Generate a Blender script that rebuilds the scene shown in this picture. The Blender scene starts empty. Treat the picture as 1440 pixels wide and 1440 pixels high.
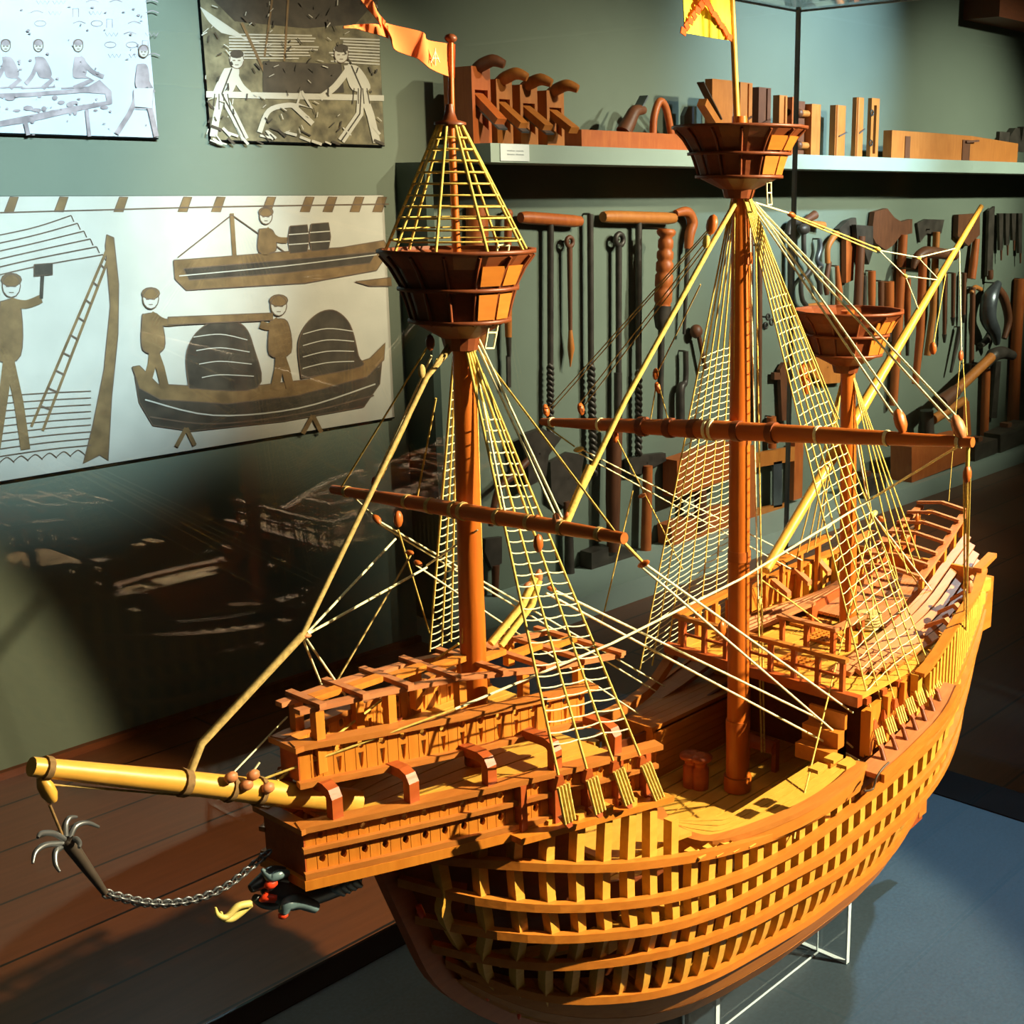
import bpy, math, random
from mathutils import Vector, Matrix
random.seed(7)
SC = bpy.context.scene
COL = SC.collection
V3 = Vector
# ------------------------------------------------------------------ camera model
CX, CY, F = 930.0, 720.0, 1833.0
def _r(p): return V3(((p[0]-CX)/F, -(p[1]-CY)/F, -1.0))
XC = _r((2508, 268)).normalized()
YC = _r((-1330, 268)); YC = (YC - XC*YC.dot(XC)).normalized()
ZC = XC.cross(YC)
ROT = Matrix((XC, YC, ZC))                     # world = ROT @ cam vector
_d = ROT @ _r((1150, 1341))
CAM = V3((0.0, _d.y/_d.z*1.0, 1.0)); CAM.y = -_d.y*(-1.0/_d.z)
def at(p, ax, val):
    """point of the place seen at photo position p on the plane axis=val"""
    d = ROT @ _r(p); t = (val-CAM[ax])/d[ax]
    return CAM + d*t
def P0(x, y): return at((x, y), 1, 0.0)
def PY(x, y, Y): return at((x, y), 1, Y)
def PZ(x, y, Z): return at((x, y), 2, Z)
def PX(x, y, X): return at((x, y), 0, X)
def depth(P): return -(ROT.transposed() @ (V3(P)-CAM)).z
def lerp(a, b, t): return a+(b-a)*t
def itp(tab, x, k=1):
    if x <= tab[0][0]: return tab[0][k]
    for a, b in zip(tab, tab[1:]):
        if x <= b[0]: return lerp(a[k], b[k], (x-a[0])/(b[0]-a[0]))
    return tab[-1][k]
def spline(pts, m=4):
    """Catmull-Rom through pts"""
    pts = [V3(p) for p in pts]
    if len(pts) < 3: return pts
    out = []
    for i in range(len(pts)-1):
        p0 = pts[max(i-1, 0)]; p1 = pts[i]; p2 = pts[i+1]; p3 = pts[min(i+2, len(pts)-1)]
        for j in range(m):
            t = j/m
            out.append(0.5*((2*p1)+(p2-p0)*t+(2*p0-5*p1+4*p2-p3)*t*t+(3*p1-p0-3*p2+p3)*t**3))
    out.append(pts[-1]); return out

# ------------------------------------------------------------------ materials
MATS = {}
def nodes_of(name):
    m = bpy.data.materials.new(name); m.use_nodes = True
    nt = m.node_tree; b = nt.nodes['Principled BSDF']
    MATS[name] = m
    return m, nt, b
def wood(name, c1, c2, rough=.5, scale=(6, 60, 60), spec=.4, bump=.15):
    m, nt, b = nodes_of(name); N = nt.nodes; L = nt.links
    tc = N.new('ShaderNodeTexCoord'); mp = N.new('ShaderNodeMapping'); mp.inputs['Scale'].default_value = scale
    n1 = N.new('ShaderNodeTexNoise'); n1.inputs['Scale'].default_value = 3.0; n1.inputs['Detail'].default_value = 5
    n2 = N.new('ShaderNodeTexNoise'); n2.inputs['Scale'].default_value = 14.0
    mix = N.new('ShaderNodeMixRGB'); mix.inputs[0].default_value = .35
    cr = N.new('ShaderNodeValToRGB'); cr.color_ramp.elements[0].position = .3; cr.color_ramp.elements[1].position = .7
    cr.color_ramp.elements[0].color = (*c1, 1); cr.color_ramp.elements[1].color = (*c2, 1)
    L.new(tc.outputs['Object'], mp.inputs[0]); L.new(mp.outputs[0], n1.inputs[0]); L.new(tc.outputs['Object'], n2.inputs[0])
    L.new(n1.outputs[0], mix.inputs[1]); L.new(n2.outputs[0], mix.inputs[2]); L.new(mix.outputs[0], cr.inputs[0])
    L.new(cr.outputs[0], b.inputs['Base Color'])
    bp = N.new('ShaderNodeBump'); bp.inputs['Strength'].default_value = bump; bp.inputs['Distance'].default_value = .002
    L.new(n1.outputs[0], bp.inputs['Height']); L.new(bp.outputs[0], b.inputs['Normal'])
    b.inputs['Roughness'].default_value = rough; b.inputs['Specular IOR Level'].default_value = spec
    return m
def plain(name, c, rough=.6, metal=0, vary=.12, scale=20, spec=.4):
    m, nt, b = nodes_of(name); N = nt.nodes; L = nt.links
    tc = N.new('ShaderNodeTexCoord'); n1 = N.new('ShaderNodeTexNoise'); n1.inputs['Scale'].default_value = scale; n1.inputs['Detail'].default_value = 4
    cr = N.new('ShaderNodeValToRGB')
    cr.color_ramp.elements[0].position = .3; cr.color_ramp.elements[1].position = .7
    cr.color_ramp.elements[0].color = (*[x*(1-vary) for x in c], 1); cr.color_ramp.elements[1].color = (*[min(1, x*(1+vary)) for x in c], 1)
    L.new(tc.outputs['Object'], n1.inputs[0]); L.new(n1.outputs[0], cr.inputs[0]); L.new(cr.outputs[0], b.inputs['Base Color'])
    b.inputs['Roughness'].default_value = rough; b.inputs['Metallic'].default_value = metal; b.inputs['Specular IOR Level'].default_value = spec
    return m
wood('frame_wood', (.58, .28, .032), (.72, .38, .056))
wood('wale_wood', (.44, .130, .012), (.56, .190, .022))
wood('rail_wood', (.38, .115, .016), (.50, .18, .030))
wood('castle_wood', (.54, .165, .012), (.66, .235, .024), scale=(60, 60, 8))
wood('mast_wood', (.42, .090, .008), (.54, .14, .014), scale=(60, 60, 5), rough=.35)
wood('spar_wood', (.56, .28, .036), (.68, .37, .058), scale=(20, 60, 20), rough=.4)
wood('yard_wood', (.38, .080, .010), (.48, .125, .018), scale=(60, 6, 60), rough=.42)
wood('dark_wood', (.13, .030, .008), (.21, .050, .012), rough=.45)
wood('red_wood', (.30, .055, .010), (.42, .09, .016), rough=.45)
wood('pink_wood', (.40, .135, .045), (.52, .20, .075))
wood('tool_wood', (.44, .130, .020), (.60, .205, .038), rough=.5, scale=(25, 25, 4))
wood('tool_dark_wood', (.11, .035, .014), (.19, .065, .026), rough=.5, scale=(25, 25, 4))
wood('tool_red_wood', (.42, .085, .016), (.58, .15, .03), rough=.45, scale=(25, 25, 4))
plain('iron', (.070, .054, .042), .45, .35, .4, 18)
plain('steel', (.16, .17, .18), .35, .7, .25, 14)
plain('rope_pale', (.84, .80, .48), .9, vary=.2, scale=300, spec=.1)
plain('rope_gold', (.62, .45, .11), .9, vary=.25, scale=300, spec=.1)
plain('rope_tan', (.46, .33, .12), .9, vary=.25, scale=300, spec=.1)
plain('rope_brown', (.20, .12, .05), .9, vary=.25, scale=300, spec=.1)
plain('pennant_cloth', (.95, .24, .075), .85, vary=.06, scale=60, spec=.1)
plain('flag_yellow', (.86, .74, .06), .85, vary=.05, scale=60, spec=.1)
plain('flag_red', (.75, .09, .02), .85, vary=.1, scale=60, spec=.1)
plain('black_paint', (.030, .042, .048), .3, vary=.3, scale=60, spec=.6)
plain('teal_paint', (.10, .16, .18), .3, vary=.3, scale=80, spec=.6)
plain('red_paint', (.75, .05, .012), .4, vary=.15, scale=80)
plain('ochre_paint', (.62, .50, .14), .5, vary=.15, scale=80)
plain('wall_paint', (.165, .192, .142), .75, vary=.05, scale=3, spec=.25)
plain('shelf_paint', (.36, .43, .36), .6, vary=.04, scale=6)
plain('panel_paint', (.05, .075, .055), .6, vary=.08, scale=6)
plain('card_white', (.80, .84, .84), .7, vary=.02)
plain('card_grey', (.34, .38, .40), .7, vary=.02)
plain('black_edge', (.004, .0045, .005), .9, vary=.2, spec=.05)
plain('print_cream', (.52, .49, .41), .55, vary=.07, scale=9)
plain('print_brown', (.19, .115, .048), .55, vary=.3, scale=22)
plain('print_dark', (.058, .045, .030), .55, vary=.35, scale=22)
plain('print_line', (.13, .085, .055), .55, vary=.2, scale=30)
plain('print_white', (.52, .55, .58), .55, vary=.05, scale=9)
plain('print_mauve', (.34, .27, .27), .55, vary=.35, scale=30)
plain('print_olive', (.16, .135, .075), .55, vary=.55, scale=26)
plain('ceiling_paint', (.10, .10, .09), .8)
# case base: speckled blue grey cloth
m, nt, b = nodes_of('base_cloth'); N = nt.nodes; L = nt.links
tc = N.new('ShaderNodeTexCoord'); n1 = N.new('ShaderNodeTexNoise'); n1.inputs['Scale'].default_value = 220; n1.inputs['Detail'].default_value = 3
n2 = N.new('ShaderNodeTexNoise'); n2.inputs['Scale'].default_value = 5
cr = N.new('ShaderNodeValToRGB'); cr.color_ramp.elements[0].position = .3; cr.color_ramp.elements[1].position = .72
cr.color_ramp.elements[0].color = (.010, .022, .036, 1); cr.color_ramp.elements[1].color = (.026, .050, .073, 1)
mx = N.new('ShaderNodeMixRGB'); mx.inputs[0].default_value = .35
L.new(tc.outputs['Object'], n1.inputs[0]); L.new(tc.outputs['Object'], n2.inputs[0]); L.new(n1.outputs[0], mx.inputs[1]); L.new(n2.outputs[0], mx.inputs[2])
L.new(mx.outputs[0], cr.inputs[0]); L.new(cr.outputs[0], b.inputs['Base Color']); b.inputs['Roughness'].default_value = .6
# floor: brown boards laid along the wall
m, nt, b = nodes_of('floor_boards'); N = nt.nodes; L = nt.links
tc = N.new('ShaderNodeTexCoord'); mp = N.new('ShaderNodeMapping')
br = N.new('ShaderNodeTexBrick'); br.offset = .4; br.inputs['Scale'].default_value = 1.0
br.inputs['Brick Width'].default_value = 3.1; br.inputs['Row Height'].default_value = .235
br.inputs['Mortar Size'].default_value = .004; br.inputs['Mortar'].default_value = (.012, .006, .004, 1)
br.inputs['Color1'].default_value = (.17, .046, .014, 1); br.inputs['Color2'].default_value = (.22, .066, .020, 1)
mp2 = N.new('ShaderNodeMapping'); mp2.inputs['Scale'].default_value = (2.0, 26, 1)
n1 = N.new('ShaderNodeTexNoise'); n1.inputs['Scale'].default_value = 2.2; n1.inputs['Detail'].default_value = 6
cr = N.new('ShaderNodeValToRGB'); cr.color_ramp.elements[0].color = (.45, .45, .45, 1); cr.color_ramp.elements[1].color = (1.25, 1.2, 1.15, 1)
mx = N.new('ShaderNodeMixRGB'); mx.blend_type = 'MULTIPLY'; mx.inputs[0].default_value = .8
L.new(tc.outputs['Object'], mp.inputs[0]); L.new(mp.outputs[0], br.inputs[0]); L.new(tc.outputs['Object'], mp2.inputs[0]); L.new(mp2.outputs[0], n1.inputs[0])
L.new(n1.outputs[0], cr.inputs[0]); L.new(br.outputs[0], mx.inputs[1]); L.new(cr.outputs[0], mx.inputs[2]); L.new(mx.outputs[0], b.inputs['Base Color'])
b.inputs['Roughness'].default_value = .34; b.inputs['Specular IOR Level'].default_value = .5
# thin clear panes: what is not mirrored at the surface passes straight through
def pane(name, ior, tint):
    m = bpy.data.materials.new(name); m.use_nodes = True; nt = m.node_tree; N = nt.nodes; L = nt.links
    for n in list(N): N.remove(n)
    o = N.new('ShaderNodeOutputMaterial'); t = N.new('ShaderNodeBsdfTransparent'); t.inputs[0].default_value = (*tint, 1)
    g = N.new('ShaderNodeBsdfGlossy'); g.inputs['Roughness'].default_value = 0.0
    fr = N.new('ShaderNodeFresnel'); ge = N.new('ShaderNodeNewGeometry'); mr = N.new('ShaderNodeMapRange')
    mr.inputs['To Min'].default_value = ior; mr.inputs['To Max'].default_value = 1/ior; L.new(ge.outputs['Backfacing'], mr.inputs['Value']); L.new(mr.outputs[0], fr.inputs[0])
    mx = N.new('ShaderNodeMixShader')
    L.new(fr.outputs[0], mx.inputs[0]); L.new(t.outputs[0], mx.inputs[1]); L.new(g.outputs[0], mx.inputs[2]); L.new(mx.outputs[0], o.inputs[0])
    MATS[name] = m
pane('glass', 1.45, (.985, .992, .988)); pane('acrylic', 1.49, (.97, .98, .985))
plain('acrylic_edge', (.62, .76, .86), .15, vary=.05, spec=.8)
plain('glass_edge', (.30, .34, .32), .3, vary=.1)

# ------------------------------------------------------------------ mesh builder
ORIG = {}
class MB:
    def __init__(s): s.v = []; s.f = []; s.sm = []; s.mi = []; s.cm = 0
    def add(s, vs, fs, smooth=False):
        o = len(s.v); s.v += [tuple(v) for v in vs]
        for f in fs: s.f.append([i+o for i in f]); s.sm.append(smooth); s.mi.append(s.cm)
        return s
    def hexa(s, p): # 4 bottom, 4 top
        return s.add(p, [(3, 2, 1, 0), (4, 5, 6, 7), (0, 1, 5, 4), (1, 2, 6, 5), (2, 3, 7, 6), (3, 0, 4, 7)])
    def box(s, c, d, R=None):
        c = V3(c); h = V3(d)*.5
        ps = [V3((sx*h.x, sy*h.y, z*h.z)) for z in (-1, 1) for sx, sy in ((-1, -1), (1, -1), (1, 1), (-1, 1))]
        if R is not None: ps = [R @ p for p in ps]
        return s.hexa([c+p for p in ps])
    def box2(s, a, b):
        a = V3(a); b = V3(b); return s.box((a+b)/2, (abs(b.x-a.x), abs(b.y-a.y), abs(b.z-a.z)))
    def prism(s, poly, ext):
        n = len(poly); ext = V3(ext); poly = [V3(p) for p in poly]
        return s.add(poly+[p+ext for p in poly], [tuple(range(n))[::-1], tuple(range(n, 2*n))]+[(i, (i+1) % n, n+(i+1) % n, n+i) for i in range(n)])
    def tube(s, pts, r, n=6, caps=True, smooth=True):
        pts = [V3(p) for p in pts]; k = len(pts)
        rs = r if isinstance(r, (list, tuple)) else [r]*k
        if len(rs) != k: rs = [itp([(i/(len(rs)-1), q) for i, q in enumerate(rs)], j/(k-1)) for j in range(k)]
        vs = []; u = None
        for i in range(k):
            t = (pts[min(i+1, k-1)]-pts[max(i-1, 0)]).normalized()
            if u is None: u = t.orthogonal().normalized()
            u = (u-t*u.dot(t)).normalized(); w = t.cross(u)
            for j in range(n):
                a = 2*math.pi*j/n; vs.append(pts[i]+(u*math.cos(a)+w*math.sin(a))*rs[i])
        fs = [(i*n+j, i*n+(j+1) % n, (i+1)*n+(j+1) % n, (i+1)*n+j) for i in range(k-1) for j in range(n)]
        s.add(vs, fs, smooth)
        if caps: s.add(vs[:n], [tuple(range(n))[::-1]]); s.add(vs[-n:], [tuple(range(n))])
        return s
    def lathe(s, base, axis, prof, n=16, smooth=True, ph=0, caps=True):
        base = V3(base); ax = V3(axis).normalized(); u = ax.orthogonal().normalized(); w = ax.cross(u); vs = []
        for r, h in prof:
            for j in range(n):
                a = 2*math.pi*j/n+ph; vs.append(base+ax*h+(u*math.cos(a)+w*math.sin(a))*max(r, 1e-5))
        k = len(prof)
        s.add(vs, [(i*n+j, i*n+(j+1) % n, (i+1)*n+(j+1) % n, (i+1)*n+j) for i in range(k-1) for j in range(n)], smooth)
        if caps: s.add(vs[:n], [tuple(range(n))[::-1]]); s.add(vs[-n:], [tuple(range(n))])
        else: s.add(vs[:n]+vs[-n:], [(i, (i+1) % n, n+(i+1) % n, n+i) for i in range(n)])
        return s
    def ball(s, c, r, n=10, R=None):
        r = (r, r, r) if not isinstance(r, (list, tuple)) else r; c = V3(c); vs = []; m = n//2+1
        for i in range(m+1):
            th = math.pi*i/m
            for j in range(n):
                a = 2*math.pi*j/n; p = V3((r[0]*math.sin(th)*math.cos(a), r[1]*math.sin(th)*math.sin(a), r[2]*math.cos(th)))
                vs.append(c+((R @ p) if R is not None else p))
        return s.add(vs, [(i*n+j, (i+1)*n+j, (i+1)*n+(j+1) % n, i*n+(j+1) % n) for i in range(m) for j in range(n)], True)
    def strip(s, pts, side, up, w, h):
        """bar of rectangular section along pts; side / up: vector or list"""
        k = len(pts); pts = [V3(p) for p in pts]; vs = []
        for i in range(k):
            sd = V3(side[i] if isinstance(side, list) else side); uu = V3(up[i] if isinstance(up, list) else up)
            a = sd*w*.5; b = uu*h*.5
            vs += [pts[i]-a-b, pts[i]+a-b, pts[i]+a+b, pts[i]-a+b]
        fs = [(i*4+j, i*4+(j+1) % 4, (i+1)*4+(j+1) % 4, (i+1)*4+j) for i in range(k-1) for j in range(4)]
        return s.add(vs, fs+[(3, 2, 1, 0), tuple(range((k-1)*4, k*4))])
    def bar(s, a, b, w, h, up=(0, 0, 1)):
        a = V3(a); b = V3(b); t = (b-a).normalized(); sd = t.cross(V3(up)).normalized(); return s.strip([a, b], sd, sd.cross(t), w, h)
    def holed(s, o, u, v, n, hole, th):
        """plate o + [0,1]u + [0,1]v with a hole (polygon of 8 in uv), thickness th along n"""
        o = V3(o); u = V3(u); v = V3(v); n = V3(n)*th
        out = [(0, 0), (.5, 0), (1, 0), (1, .5), (1, 1), (.5, 1), (0, 1), (0, .5)]
        A = [o+u*a+v*b for a, b in out]; B = [o+u*a+v*b for a, b in hole]
        vs = A+B+[p-n for p in A]+[p-n for p in B]; fs = []
        for i in range(8):
            j = (i+1) % 8
            fs += [(i, j, 8+j, 8+i), (16+j, 16+i, 24+i, 24+j), (8+i, 8+j, 24+j, 24+i), (j, i, 16+i, 16+j)]
        return s.add(vs, fs)
    def build(s, name, mat, parent=None, label=None, origin=None):
        o0 = V3(origin) if origin is not None else (ORIG[parent.name] if parent is not None else V3((0, 0, 0)))
        me = bpy.data.meshes.new(name)
        me.from_pydata([tuple(V3(v)-o0) for v in s.v], [], s.f)
        for mm in (mat if isinstance(mat, (list, tuple)) else [mat]): me.materials.append(MATS[mm])
        me.polygons.foreach_set('use_smooth', s.sm); me.polygons.foreach_set('material_index', s.mi); me.update()
        ob = bpy.data.objects.new(name, me); COL.objects.link(ob)
        ORIG[ob.name] = o0
        if parent is not None: ob.parent = parent
        else: ob.location = o0
        if label: ob['label'] = label
        return ob
def thing(name, label, cat, base, group=None):
    o = bpy.data.objects.new(name, None); COL.objects.link(o); o.location = base; o.empty_display_size = .02
    o['label'] = label; o['category'] = cat
    if group: o['group'] = group
    ORIG[o.name] = V3(base); return o
def struct(name, mb, mat):
    o = mb.build(name, mat); o['kind'] = 'structure'; return o
def tag(o, label, cat, group=None):
    o['label'] = label; o['category'] = cat
    if group: o['group'] = group
    return o

# ------------------------------------------------------------------ room
FZ, YW = -.5, 2.52
X0, X1, YF, ZT = -1.6, 9.6, -3.6, 2.9
struct('floor', MB().box2((X0, YF, FZ-.1), (X1, YW+.1, FZ)), 'floor_boards')
struct('wall_back', MB().box2((X0, YW, FZ), (X1, YW+.1, ZT)), 'wall_paint')
struct('wall_left', MB().box2((X0-.1, YF, FZ), (X0, YW+.1, ZT)), 'wall_paint')
struct('wall_right', MB().box2((X1, YF, FZ), (X1+.1, YW+.1, ZT)), 'wall_paint')
struct('wall_front', MB().box2((X0, YF-.1, FZ), (X1, YF, ZT)), 'panel_paint')
struct('ceiling', MB().box2((X0, YF, ZT), (X1, YW+.1, ZT+.1)), 'ceiling_paint')

# ------------------------------------------------------------------ the ship model
ship = thing('ship_model', 'large orange wooden three-masted carrack model with open ribs and full rigging', 'ship model', (1.1, 0, .105))
W1 = [(.632,.004,.447),(.645,.022,.443),(.687,.064,.435),(.722,.089,.426),(.757,.108,.416),(.791,.122,.407),(.821,.13,.4),(.87,.141,.389),(.897,.146,.383),(.961,.15,.370),(1.032,.152,.360),(1.1,.152,.356),(1.174,.152,.359),(1.234,.152,.364),(1.318,.151,.378),(1.377,.147,.398),(1.429,.138,.424),(1.494,.122,.455),(1.555,.102,.478)]
W2 = [(.641,.004,.416),(.648,.027,.413),(.664,.043,.406),(.705,.078,.39),(.753,.106,.377),(.821,.13,.361),(.87,.141,.351),(.961,.15,.338),(1.053,.152,.331),(1.204,.152,.338),(1.343,.15,.354),(1.409,.143,.38),(1.452,.133,.403),(1.489,.125,.427),(1.553,.102,.452)]
W3 = [(.658,.004,.372),(.674,.048,.369),(.736,.095,.349),(.82,.13,.331),(.87,.141,.321),(.941,.149,.312),(1.106,.152,.298),(1.249,.152,.306),(1.343,.148,.315),(1.399,.138,.324),(1.452,.125,.341),(1.494,.114,.371),(1.551,.094,.405)]
W4 = [(.675,.004,.335),(.683,.029,.333),(.717,.062,.32),(.765,.093,.307),(.831,.121,.295),(.878,.135,.288),(.967,.147,.277),(1.144,.15,.264),(1.29,.148,.275),(1.36,.142,.284),(1.417,.132,.297),(1.463,.12,.318),(1.549,.084,.365)]
W5 = [(.690,.003,.312),(.697,.012,.306),(.708,.023,.295),(.726,.040,.281),(.763,.067,.261),(.819,.096,.246),(.845,.109,.241),(.892,.123,.234),(.943,.131,.229),(1.079,.138,.221),(1.212,.139,.222),(1.28,.134,.227),(1.36,.118,.238),(1.45,.092,.258),(1.547,.055,.300)]
TOP = [(1.185,.152,.428),(1.243,.152,.44),(1.324,.15,.45),(1.391,.145,.482),(1.453,.132,.492),(1.5,.121,.498),(1.557,.1,.508)]
KEEL = [(.618,0,.475),(.629,0,.447),(.638,0,.422),(.658,0,.369),(.684,0,.306),(.724,0,.257),(.761,0,.222),(.8,0,.188),(.86,0,.153),(.93,0,.128),(1.0,0,.114),(1.1,0,.106),(1.5,0,.106),(1.6,0,.112)]
def resamp(tab, x0, x1, st=.02):
    n = max(2, int((x1-x0)/st)); pts = []
    for i in range(n+1):
        x = lerp(x0, x1, i/n); pts.append((x, itp(tab, x, 1), itp(tab, x, 2)))
    # light smoothing
    q = pts[:]
    for _ in range(2):
        q = [q[0]]+[(q[i][0], (q[i-1][1]+2*q[i][1]+q[i+1][1])/4, (q[i-1][2]+2*q[i][2]+q[i+1][2])/4) for i in range(1, len(q)-1)]+[q[-1]]
    return q
def midlow(x):  # turn of the bilge between keel and lowest wale
    b = itp(W5, x, 1); z5 = itp(W5, x, 2); zk = itp(KEEL, x, 2)
    return (b*.66, zk+(z5-zk)*.36)
def section(x0):
    f = max(0.0, 1-(x0-.64)/.36)**1.5   # fore ribs lean aft with the stem
    K = [(.90, KEEL), (.82, None), (.735, W5), (.680, W4), (.655, W3), (.641, W2), (.636, W1)]
    out = []
    for st, W in K:
        x = x0+(st-.641)*f*(.42 if W is not KEEL else .40)
        if W is KEEL: out.append((x, .004, itp(KEEL, x, 2)+.004))
        elif W is None:
            b, z = midlow(x)
            if x > .74: out.append((x, b, z))
        elif x > W[0][0]+.003 and itp(W, x, 1) > .022 and itp(W, x, 2) > out[0][2]+.01: out.append((x, itp(W, x, 1), itp(W, x, 2)))
    x, b1, z1 = out[-1]
    if x0 < .835: out.append((x0, b1+.003, .466))
    elif x0 < .88: out.append((x0, b1, z1+lerp(.052, .030, (x0-.835)/.045)))
    elif x0 < 1.30: out.append((x0, b1, z1+.004))
    else: out.append((x0, itp(TOP, x0, 1), itp(TOP, x0, 2)))
    return out
nf = 0; x = .6655
while x < 1.552:
    sec = section(x); pts = []
    half = spline([(q, -b, z) for q, b, z in sec], 4)
    mb = MB()
    for sg in (1, -1):
        pp = [V3((p.x, min(p.y, -.002)*sg, p.z)) for p in half]
        sides = []
        for i in range(len(pp)):
            t = (pp[min(i+1, len(pp)-1)]-pp[max(i-1, 0)]).normalized(); sides.append(V3((1, 0, 0)).cross(t).normalized())
        pin = [p-n_*.005*sg for p, n_ in zip(pp, sides)]
        mb.strip(pin, V3((1, 0, 0)), sides, .0102, .010)
    mb.build('frame', 'frame_wood', ship); nf += 1
    x += .0245
for W, x1 in ((W1, 1.555), (W2, 1.553), (W3, 1.551), (W4, 1.549), (W5, 1.547)):
    cs = resamp(W, W[0][0], x1)
    for sg in (-1, 1):
        pts = [V3((a, sg*(b+.004), z)) for a, b, z in cs]; sd = []
        for i in range(len(pts)):
            t = (pts[min(i+1, len(pts)-1)]-pts[max(i-1, 0)]); t.z = 0; t.normalize(); sd.append(V3((t.y, -t.x, 0)))
        MB().strip(pts, sd, V3((0, 0, 1)), .0080, .0082).build('wale', 'wale_wood', ship)
MB().prism([V3((a, -.003, z)) for a, z in ((.645, .44), (.664, .372), (.692, .306), (.735, .26), (.76, .30), (.74, .44))], (0, .006, 0)).build('bow_shade_block', 'dark_wood', ship)  # dark block added to keep the gaps at the bow dark
MB().prism([V3((a, b, .398)) for a, b in ((.80, -.112), (.895, -.132), (.895, -.07), (.80, -.06))], (0, 0, .004)).build('deck_ledge', 'spar_wood', ship)
for sg in (-1, 1):  # dark sheets added behind the ribs so the gaps read as shade
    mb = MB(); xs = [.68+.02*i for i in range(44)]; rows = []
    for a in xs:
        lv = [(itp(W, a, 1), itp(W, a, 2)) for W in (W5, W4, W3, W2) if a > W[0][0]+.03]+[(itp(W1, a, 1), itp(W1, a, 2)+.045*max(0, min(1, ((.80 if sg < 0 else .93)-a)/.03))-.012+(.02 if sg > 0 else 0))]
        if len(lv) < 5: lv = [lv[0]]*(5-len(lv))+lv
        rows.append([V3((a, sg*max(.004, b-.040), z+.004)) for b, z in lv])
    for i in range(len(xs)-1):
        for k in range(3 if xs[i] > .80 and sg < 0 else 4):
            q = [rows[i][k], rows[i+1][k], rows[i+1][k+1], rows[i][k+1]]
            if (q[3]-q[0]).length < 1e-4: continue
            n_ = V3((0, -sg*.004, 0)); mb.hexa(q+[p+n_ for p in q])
    mb.build('gap_shade_lining', 'dark_wood', ship)
deck('hold_deck', .76, 1.53, .235, W5, .012, 'dark_wood') if 0 else None
# planked bottom below the lowest wale
for sg in (-1, 1):
    cs = resamp(W5, .70, 1.547); rows = []
    for (a, b, z) in cs:
        m_ = midlow(a); zk = itp(KEEL, a, 2)
        pr = [(b+.002, z-.004), ((b+m_[0])/2+.007, (z+m_[1])/2-.006), (m_[0]+.004, m_[1]-.004), (m_[0]*.5+.003, lerp(zk, m_[1], .38)), (.004, zk)]
        rows.append([V3((a, sg*q, zz)) for q, zz in pr])
    mb = MB()
    for k in range(4):
        for i in range(len(rows)-1):
            q = [rows[i][k], rows[i+1][k], rows[i+1][k+1], rows[i][k+1]]
            n_ = V3((0, -sg, .3)).normalized()*.003
            s_ = (q[3]-q[0])*.02
            q = [q[0]+s_, q[1]+s_, q[2]-s_, q[3]-s_]
            if sg < 0: q = q[::-1]
            mb.hexa([p+n_ for p in q]+q)
    mb.build('bottom_planking', 'wale_wood', ship)
kp = spline([(a, 0, z-.004) for a, b, z in KEEL], 4)
kn = []
for i in range(len(kp)):
    t = (kp[min(i+1, len(kp)-1)]-kp[max(i-1, 0)]).normalized(); kn.append(V3((-t.z, 0, t.x)))
MB().strip(kp, V3((0, 1, 0)), kn, .014, .020).build('keel', 'red_wood', ship)
MB().bar((1.6, 0, .104), (1.585, 0, .46), .016, .022, (1, 0, 0)).build('sternpost', 'wale_wood', ship)
# stern: planked transom and the end boards of the stern gallery
mb = MB(); tr = [(-itp(W, 1.55, 1), itp(W, 1.55, 2)) for W in (W5, W4, W3, W2, W1)]+[(-.1, .508)]
tr = tr+[(-b, z) for b, z in tr[::-1]]
mb.prism([(1.556, y, z) for y, z in tr], (.006, 0, 0)).build('transom', 'castle_wood', ship)
for sg in (-1, 1):
    MB().box((1.577, sg*.094, .455), (.034, .010, .072)).build('stern_board', 'wale_wood', ship)
    mb = MB(); mb.bar((1.54, sg*.1, .512), (1.596, sg*.094, .520), .012, .006).build('stern_board_cap', 'rail_wood', ship)
# decks
def deck(name, x0, x1, z, tab, inset, mat, th=.004, zs=0, y0=None, xs=None):
    xs = xs or [lerp(x0, x1, i/12) for i in range(13)]
    up = [(x, itp(tab, x, 1)-inset, z+zs*(x-x0)) for x in xs]; mb = MB(); np = 12
    for k in range(np):
        for i in range(len(up)-1):
            def P(j, f): a = up[j]; return V3((a[0], lerp(-a[1], a[1], f), a[2]))
            f0 = k/np+.004; f1 = (k+1)/np-.004
            q = [P(i, f0), P(i+1, f0), P(i+1, f1), P(i, f1)]
            mb.hexa([p-V3((0, 0, th)) for p in q]+q)
    return mb.build(name, mat, ship)
deck('main_deck', .72, 1.55, .311, W4, .016, 'spar_wood')
deck('quarterdeck', 1.187, 1.55, .450, TOP, .014, 'spar_wood')
# underdeck of the quarterdeck: beams, and a bulkhead whose dark wood stands in for shade
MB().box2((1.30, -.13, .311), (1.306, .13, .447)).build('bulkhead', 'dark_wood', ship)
for k in range(3): MB().box2((1.2+.035*k, -.14, .438), (1.21+.035*k, .14, .4455)).build('deck_beam', 'red_wood', ship)
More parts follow.
